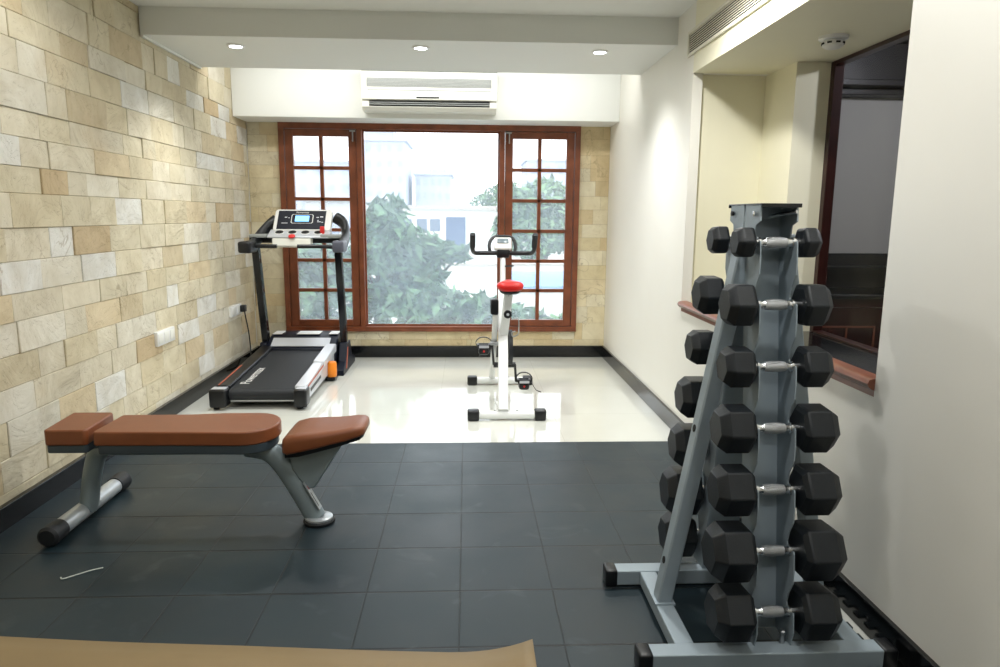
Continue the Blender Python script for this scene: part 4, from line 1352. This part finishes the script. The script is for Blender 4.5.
def leaf_cloud(name, blobs, n, size, m_, parent, seed):
    rng = random.Random(seed)
    bm = bmesh.new()
    lay = bm.loops.layers.float_color.new('leaf_tone')
    tot = sum(b[3] ** 2 for b in blobs)
    for (bx, by, bz_, br) in blobs:
        for _ in range(int(n * br * br / tot)):
            while True:
                d = Vector((rng.uniform(-1, 1), rng.uniform(-1, 1), rng.uniform(-1, 1)))
                if 0.05 < d.length < 1:
                    break
            rr_ = 0.55 + 0.45 * rng.random() ** 0.6
            d = d.normalized() * rr_
            c = Vector((bx, by, bz_)) + Vector((d.x, d.y, d.z * 0.85)) * br
            L = size * rng.uniform(0.7, 1.35)
            w = L * 0.34
            ax = Vector((rng.gauss(0, 1) + d.x, rng.gauss(0, 1) + d.y, rng.gauss(0, 0.6) - 0.5)).normalized()
            nrm = Vector((rng.gauss(0, 0.5) + d.x * 0.8, rng.gauss(0, 0.5) + d.y * 0.8, 0.9 + rng.gauss(0, 0.4)))
            sd_ = ax.cross(nrm).normalized()
            up = sd_.cross(ax).normalized()
            P_ = [c - ax * L / 2, c - ax * L * 0.1 + sd_ * w / 2 - up * w * 0.12, c + ax * L / 2 - up * L * 0.08, c - ax * L * 0.1 - sd_ * w / 2 - up * w * 0.12]
            vv = [bm.verts.new(p) for p in P_]
            tone = rng.choice((0.45, 0.7, 0.9, 1.1, 1.4, 1.9))
            for tri in ((vv[0], vv[1], vv[2]), (vv[0], vv[2], vv[3])):
                for lp in bm.faces.new(tri).loops:
                    lp[lay] = (tone, tone, tone * rng.uniform(0.85, 1.05), 1)
    org = ORIGIN[parent.name]
    bmesh.ops.translate(bm, verts=bm.verts, vec=-org)
    me = bpy.data.meshes.new(name)
    bm.to_mesh(me)
    bm.free()
    me.materials.append(m_)
    me.polygons.foreach_set('use_smooth', [True] * len(me.polygons))
    o = bpy.data.objects.new(name, me)
    COL.objects.link(o)
    o.parent = parent
    return o

def tree(name, label, base, blobs, n, size, m_, seed, group=None, trunk_r=0.06):
    t_ = thing(name, label, 'tree' if 'tree' in name else 'shrub', base, group)
    leaf_cloud('foliage', blobs, n, size, m_, t_, seed)
    tb_ = MB()
    b0 = Vector(base)
    rng = random.Random(seed + 1)
    for (bx, by, bz_, br) in blobs:
        e = Vector((bx, by, bz_))
        mid = b0 + (e - b0) * 0.5 + Vector((rng.uniform(-.15, .15), rng.uniform(-.15, .15), 0.15))
        tb_.tube([b0, mid, e], trunk_r, seg=8, smooth=4, radii=[trunk_r, trunk_r * 0.6, trunk_r * 0.2])
    tb_.build('branches', M['bark'], t_)
    return t_

# leafy tree filling the left half of the view, shrubs below it
tree('leafy_tree', 'tall leafy tree close outside, at the left half of the middle pane', (-1.2, 9.6, GZ),
     [(-1.05, 9.5, 1.35, 0.28), (-1.15, 9.5, 0.95, 0.42), (-0.75, 9.6, 0.85, 0.40), (-1.3, 9.4, 0.55, 0.5), (-0.62, 9.5, 0.5, 0.36), (-0.35, 9.6, 0.85, 0.22), (-0.1, 9.6, 0.82, 0.14)],
     1700, 0.25, M['leaf'], 3)
tree('leafy_shrub', 'low bushy shrub outside under the middle pane', (-0.2, 8.9, GZ),
     [(-0.75, 8.9, 0.05, 0.45), (-0.3, 8.9, 0.12, 0.42), (0.1, 8.9, 0.05, 0.42), (0.45, 8.9, -0.02, 0.35), (-0.5, 8.7, -0.3, 0.5), (0.15, 8.7, -0.3, 0.5)],
     1900, 0.22, M['leaf'], 5)
tree('leafy_shrub', 'leafy shrub outside behind the lower panes of the left sash', (-2.1, 9.0, GZ),
     [(-2.2, 9.0, 0.9, 0.4), (-1.75, 9.0, 0.75, 0.36), (-2.15, 8.9, 0.3, 0.5), (-1.6, 8.9, 0.15, 0.45), (-1.9, 8.8, -0.3, 0.5)],
     2300, 0.22, M['leaf'], 8)
tree('leafy_shrub', 'pale loose shrub outside behind the bottom panes of the right sash', (1.0, 9.4, GZ),
     [(0.85, 9.4, -0.15, 0.32), (1.3, 9.4, -0.25, 0.35), (1.0, 9.3, -0.5, 0.4)],
     700, 0.2, M['leaf2'], 12)
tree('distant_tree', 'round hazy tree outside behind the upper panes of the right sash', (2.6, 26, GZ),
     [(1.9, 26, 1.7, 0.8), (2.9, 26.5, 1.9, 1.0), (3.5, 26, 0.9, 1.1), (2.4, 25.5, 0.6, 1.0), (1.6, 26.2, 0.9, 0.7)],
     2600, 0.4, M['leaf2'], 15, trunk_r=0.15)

# white outbuilding with the blue door
ob = thing('outbuilding', 'low white outbuilding with a faded blue door, seen through the middle pane', 'building', (1.5, 36, GZ))
MB().box((-3.6, 35, GZ), (9.5, 41, 1.62)).build('wall', M['plaster'], ob)
MB().box((-3.9, 34.7, 1.62), (9.8, 41.2, 1.80)).build('roof', M['roofslab'], ob)
MB().box((-1.02, 34.96, -0.98), (-0.06, 35.0, 1.25)).build('door', M['bluedoor'], ob)
for xa in (-3.2, -2.45, -1.8):
    MB().box((xa, 34.97, 0.55), (xa + 0.5, 35.0, 1.15)).build('window', M['winshade'], ob)
rb_ = thing('low_wall', 'long low grey boundary wall in front of the white outbuilding', 'wall', (0, 20, GZ))
MB().box((-5, 20, GZ), (7, 20.2, -0.05)).build('masonry', M['plaster'], rb_)
MB().box((-5, 19.9, -0.05), (7, 20.3, 0.0)).build('coping', M['roofslab'], rb_)
sh = thing('garden_shed', 'low white garden shed under the blue tarpaulin, outside behind the right sash', 'shed', (2.0, 13.6, GZ))
MB().box((0.7, 13.0, GZ), (3.3, 14.2, 0.0)).build('wall', M['plaster'], sh)
MB().box((0.66, 12.96, 0.0), (3.34, 14.24, 0.03)).build('roof', M['plaster_grey'], sh)
tp = MB()
pr = [(12.94, -0.05), (12.95, 0.04), (13.2, 0.2), (13.6, 0.28), (14.0, 0.2), (14.25, 0.04), (14.25, 0.034), (12.97, 0.034), (12.96, -0.05)]
tp.prism(pr, (0.72, 3.28), lambda u, v, e: (e, u, v + 0.03 * math.cos(e * 1.8)))
tag(tp.build('tarpaulin', M['tarp'], origin=(2, 13.6, 0.03), smooth=50), 'pale blue tarpaulin lying over the low shed, outside behind the right sash', 'tarpaulin')

# flat-roofed houses and far blocks, haze painted into their pale colour
def block(name, label, x0, x1, y, depth, ztop, floors, bays, m_, steps=()):
    b_ = thing(name, label, 'building', ((x0 + x1) / 2, y + depth / 2, GZ))
    w_ = MB().box((x0, y, GZ), (x1, y + depth, ztop))
    for (sx0, sx1, sz) in steps:
        w_.box((sx0, y + 0.3, ztop), (sx1, y + depth, sz))
    w_.build('wall', m_, b_)
    MB().box((x0 - 0.3, y - 0.3, ztop), (x1 + 0.3, y + depth, ztop + 0.25)).build('parapet', m_, b_)
    for i in range(floors):
        for j in range(bays):
            wx = x0 + (x1 - x0) * (j + 0.28) / bays
            ww = (x1 - x0) / bays * 0.44
            fz = GZ + (ztop - GZ) * (i + 0.3) / floors
            fh = (ztop - GZ) / floors * 0.45
            MB().box((wx, y - 0.05, fz), (wx + ww, y + 0.05, fz + fh)).build('window', M['tower_glass'], b_)
    return b_
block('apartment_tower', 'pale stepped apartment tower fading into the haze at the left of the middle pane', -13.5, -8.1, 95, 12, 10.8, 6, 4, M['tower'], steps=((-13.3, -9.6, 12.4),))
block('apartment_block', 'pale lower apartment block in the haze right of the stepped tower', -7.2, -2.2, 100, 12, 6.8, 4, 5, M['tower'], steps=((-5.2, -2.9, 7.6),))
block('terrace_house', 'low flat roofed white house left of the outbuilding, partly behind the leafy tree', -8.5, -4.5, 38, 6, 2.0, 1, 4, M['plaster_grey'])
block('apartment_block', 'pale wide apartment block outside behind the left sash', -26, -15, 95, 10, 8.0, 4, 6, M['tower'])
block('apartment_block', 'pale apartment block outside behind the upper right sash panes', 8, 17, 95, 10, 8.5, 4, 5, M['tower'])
tree('distant_tree', 'hazy rounded tree beyond the outbuilding roof at the right of the middle pane', (1.5, 48, GZ),
     [(1.0, 48, 2.0, 0.9), (2.0, 48, 2.4, 1.1), (2.9, 48, 2.6, 1.2), (1.6, 47.5, 1.3, 1.0)], 2600, 0.32, M['leaf2'], 21, trunk_r=0.2)
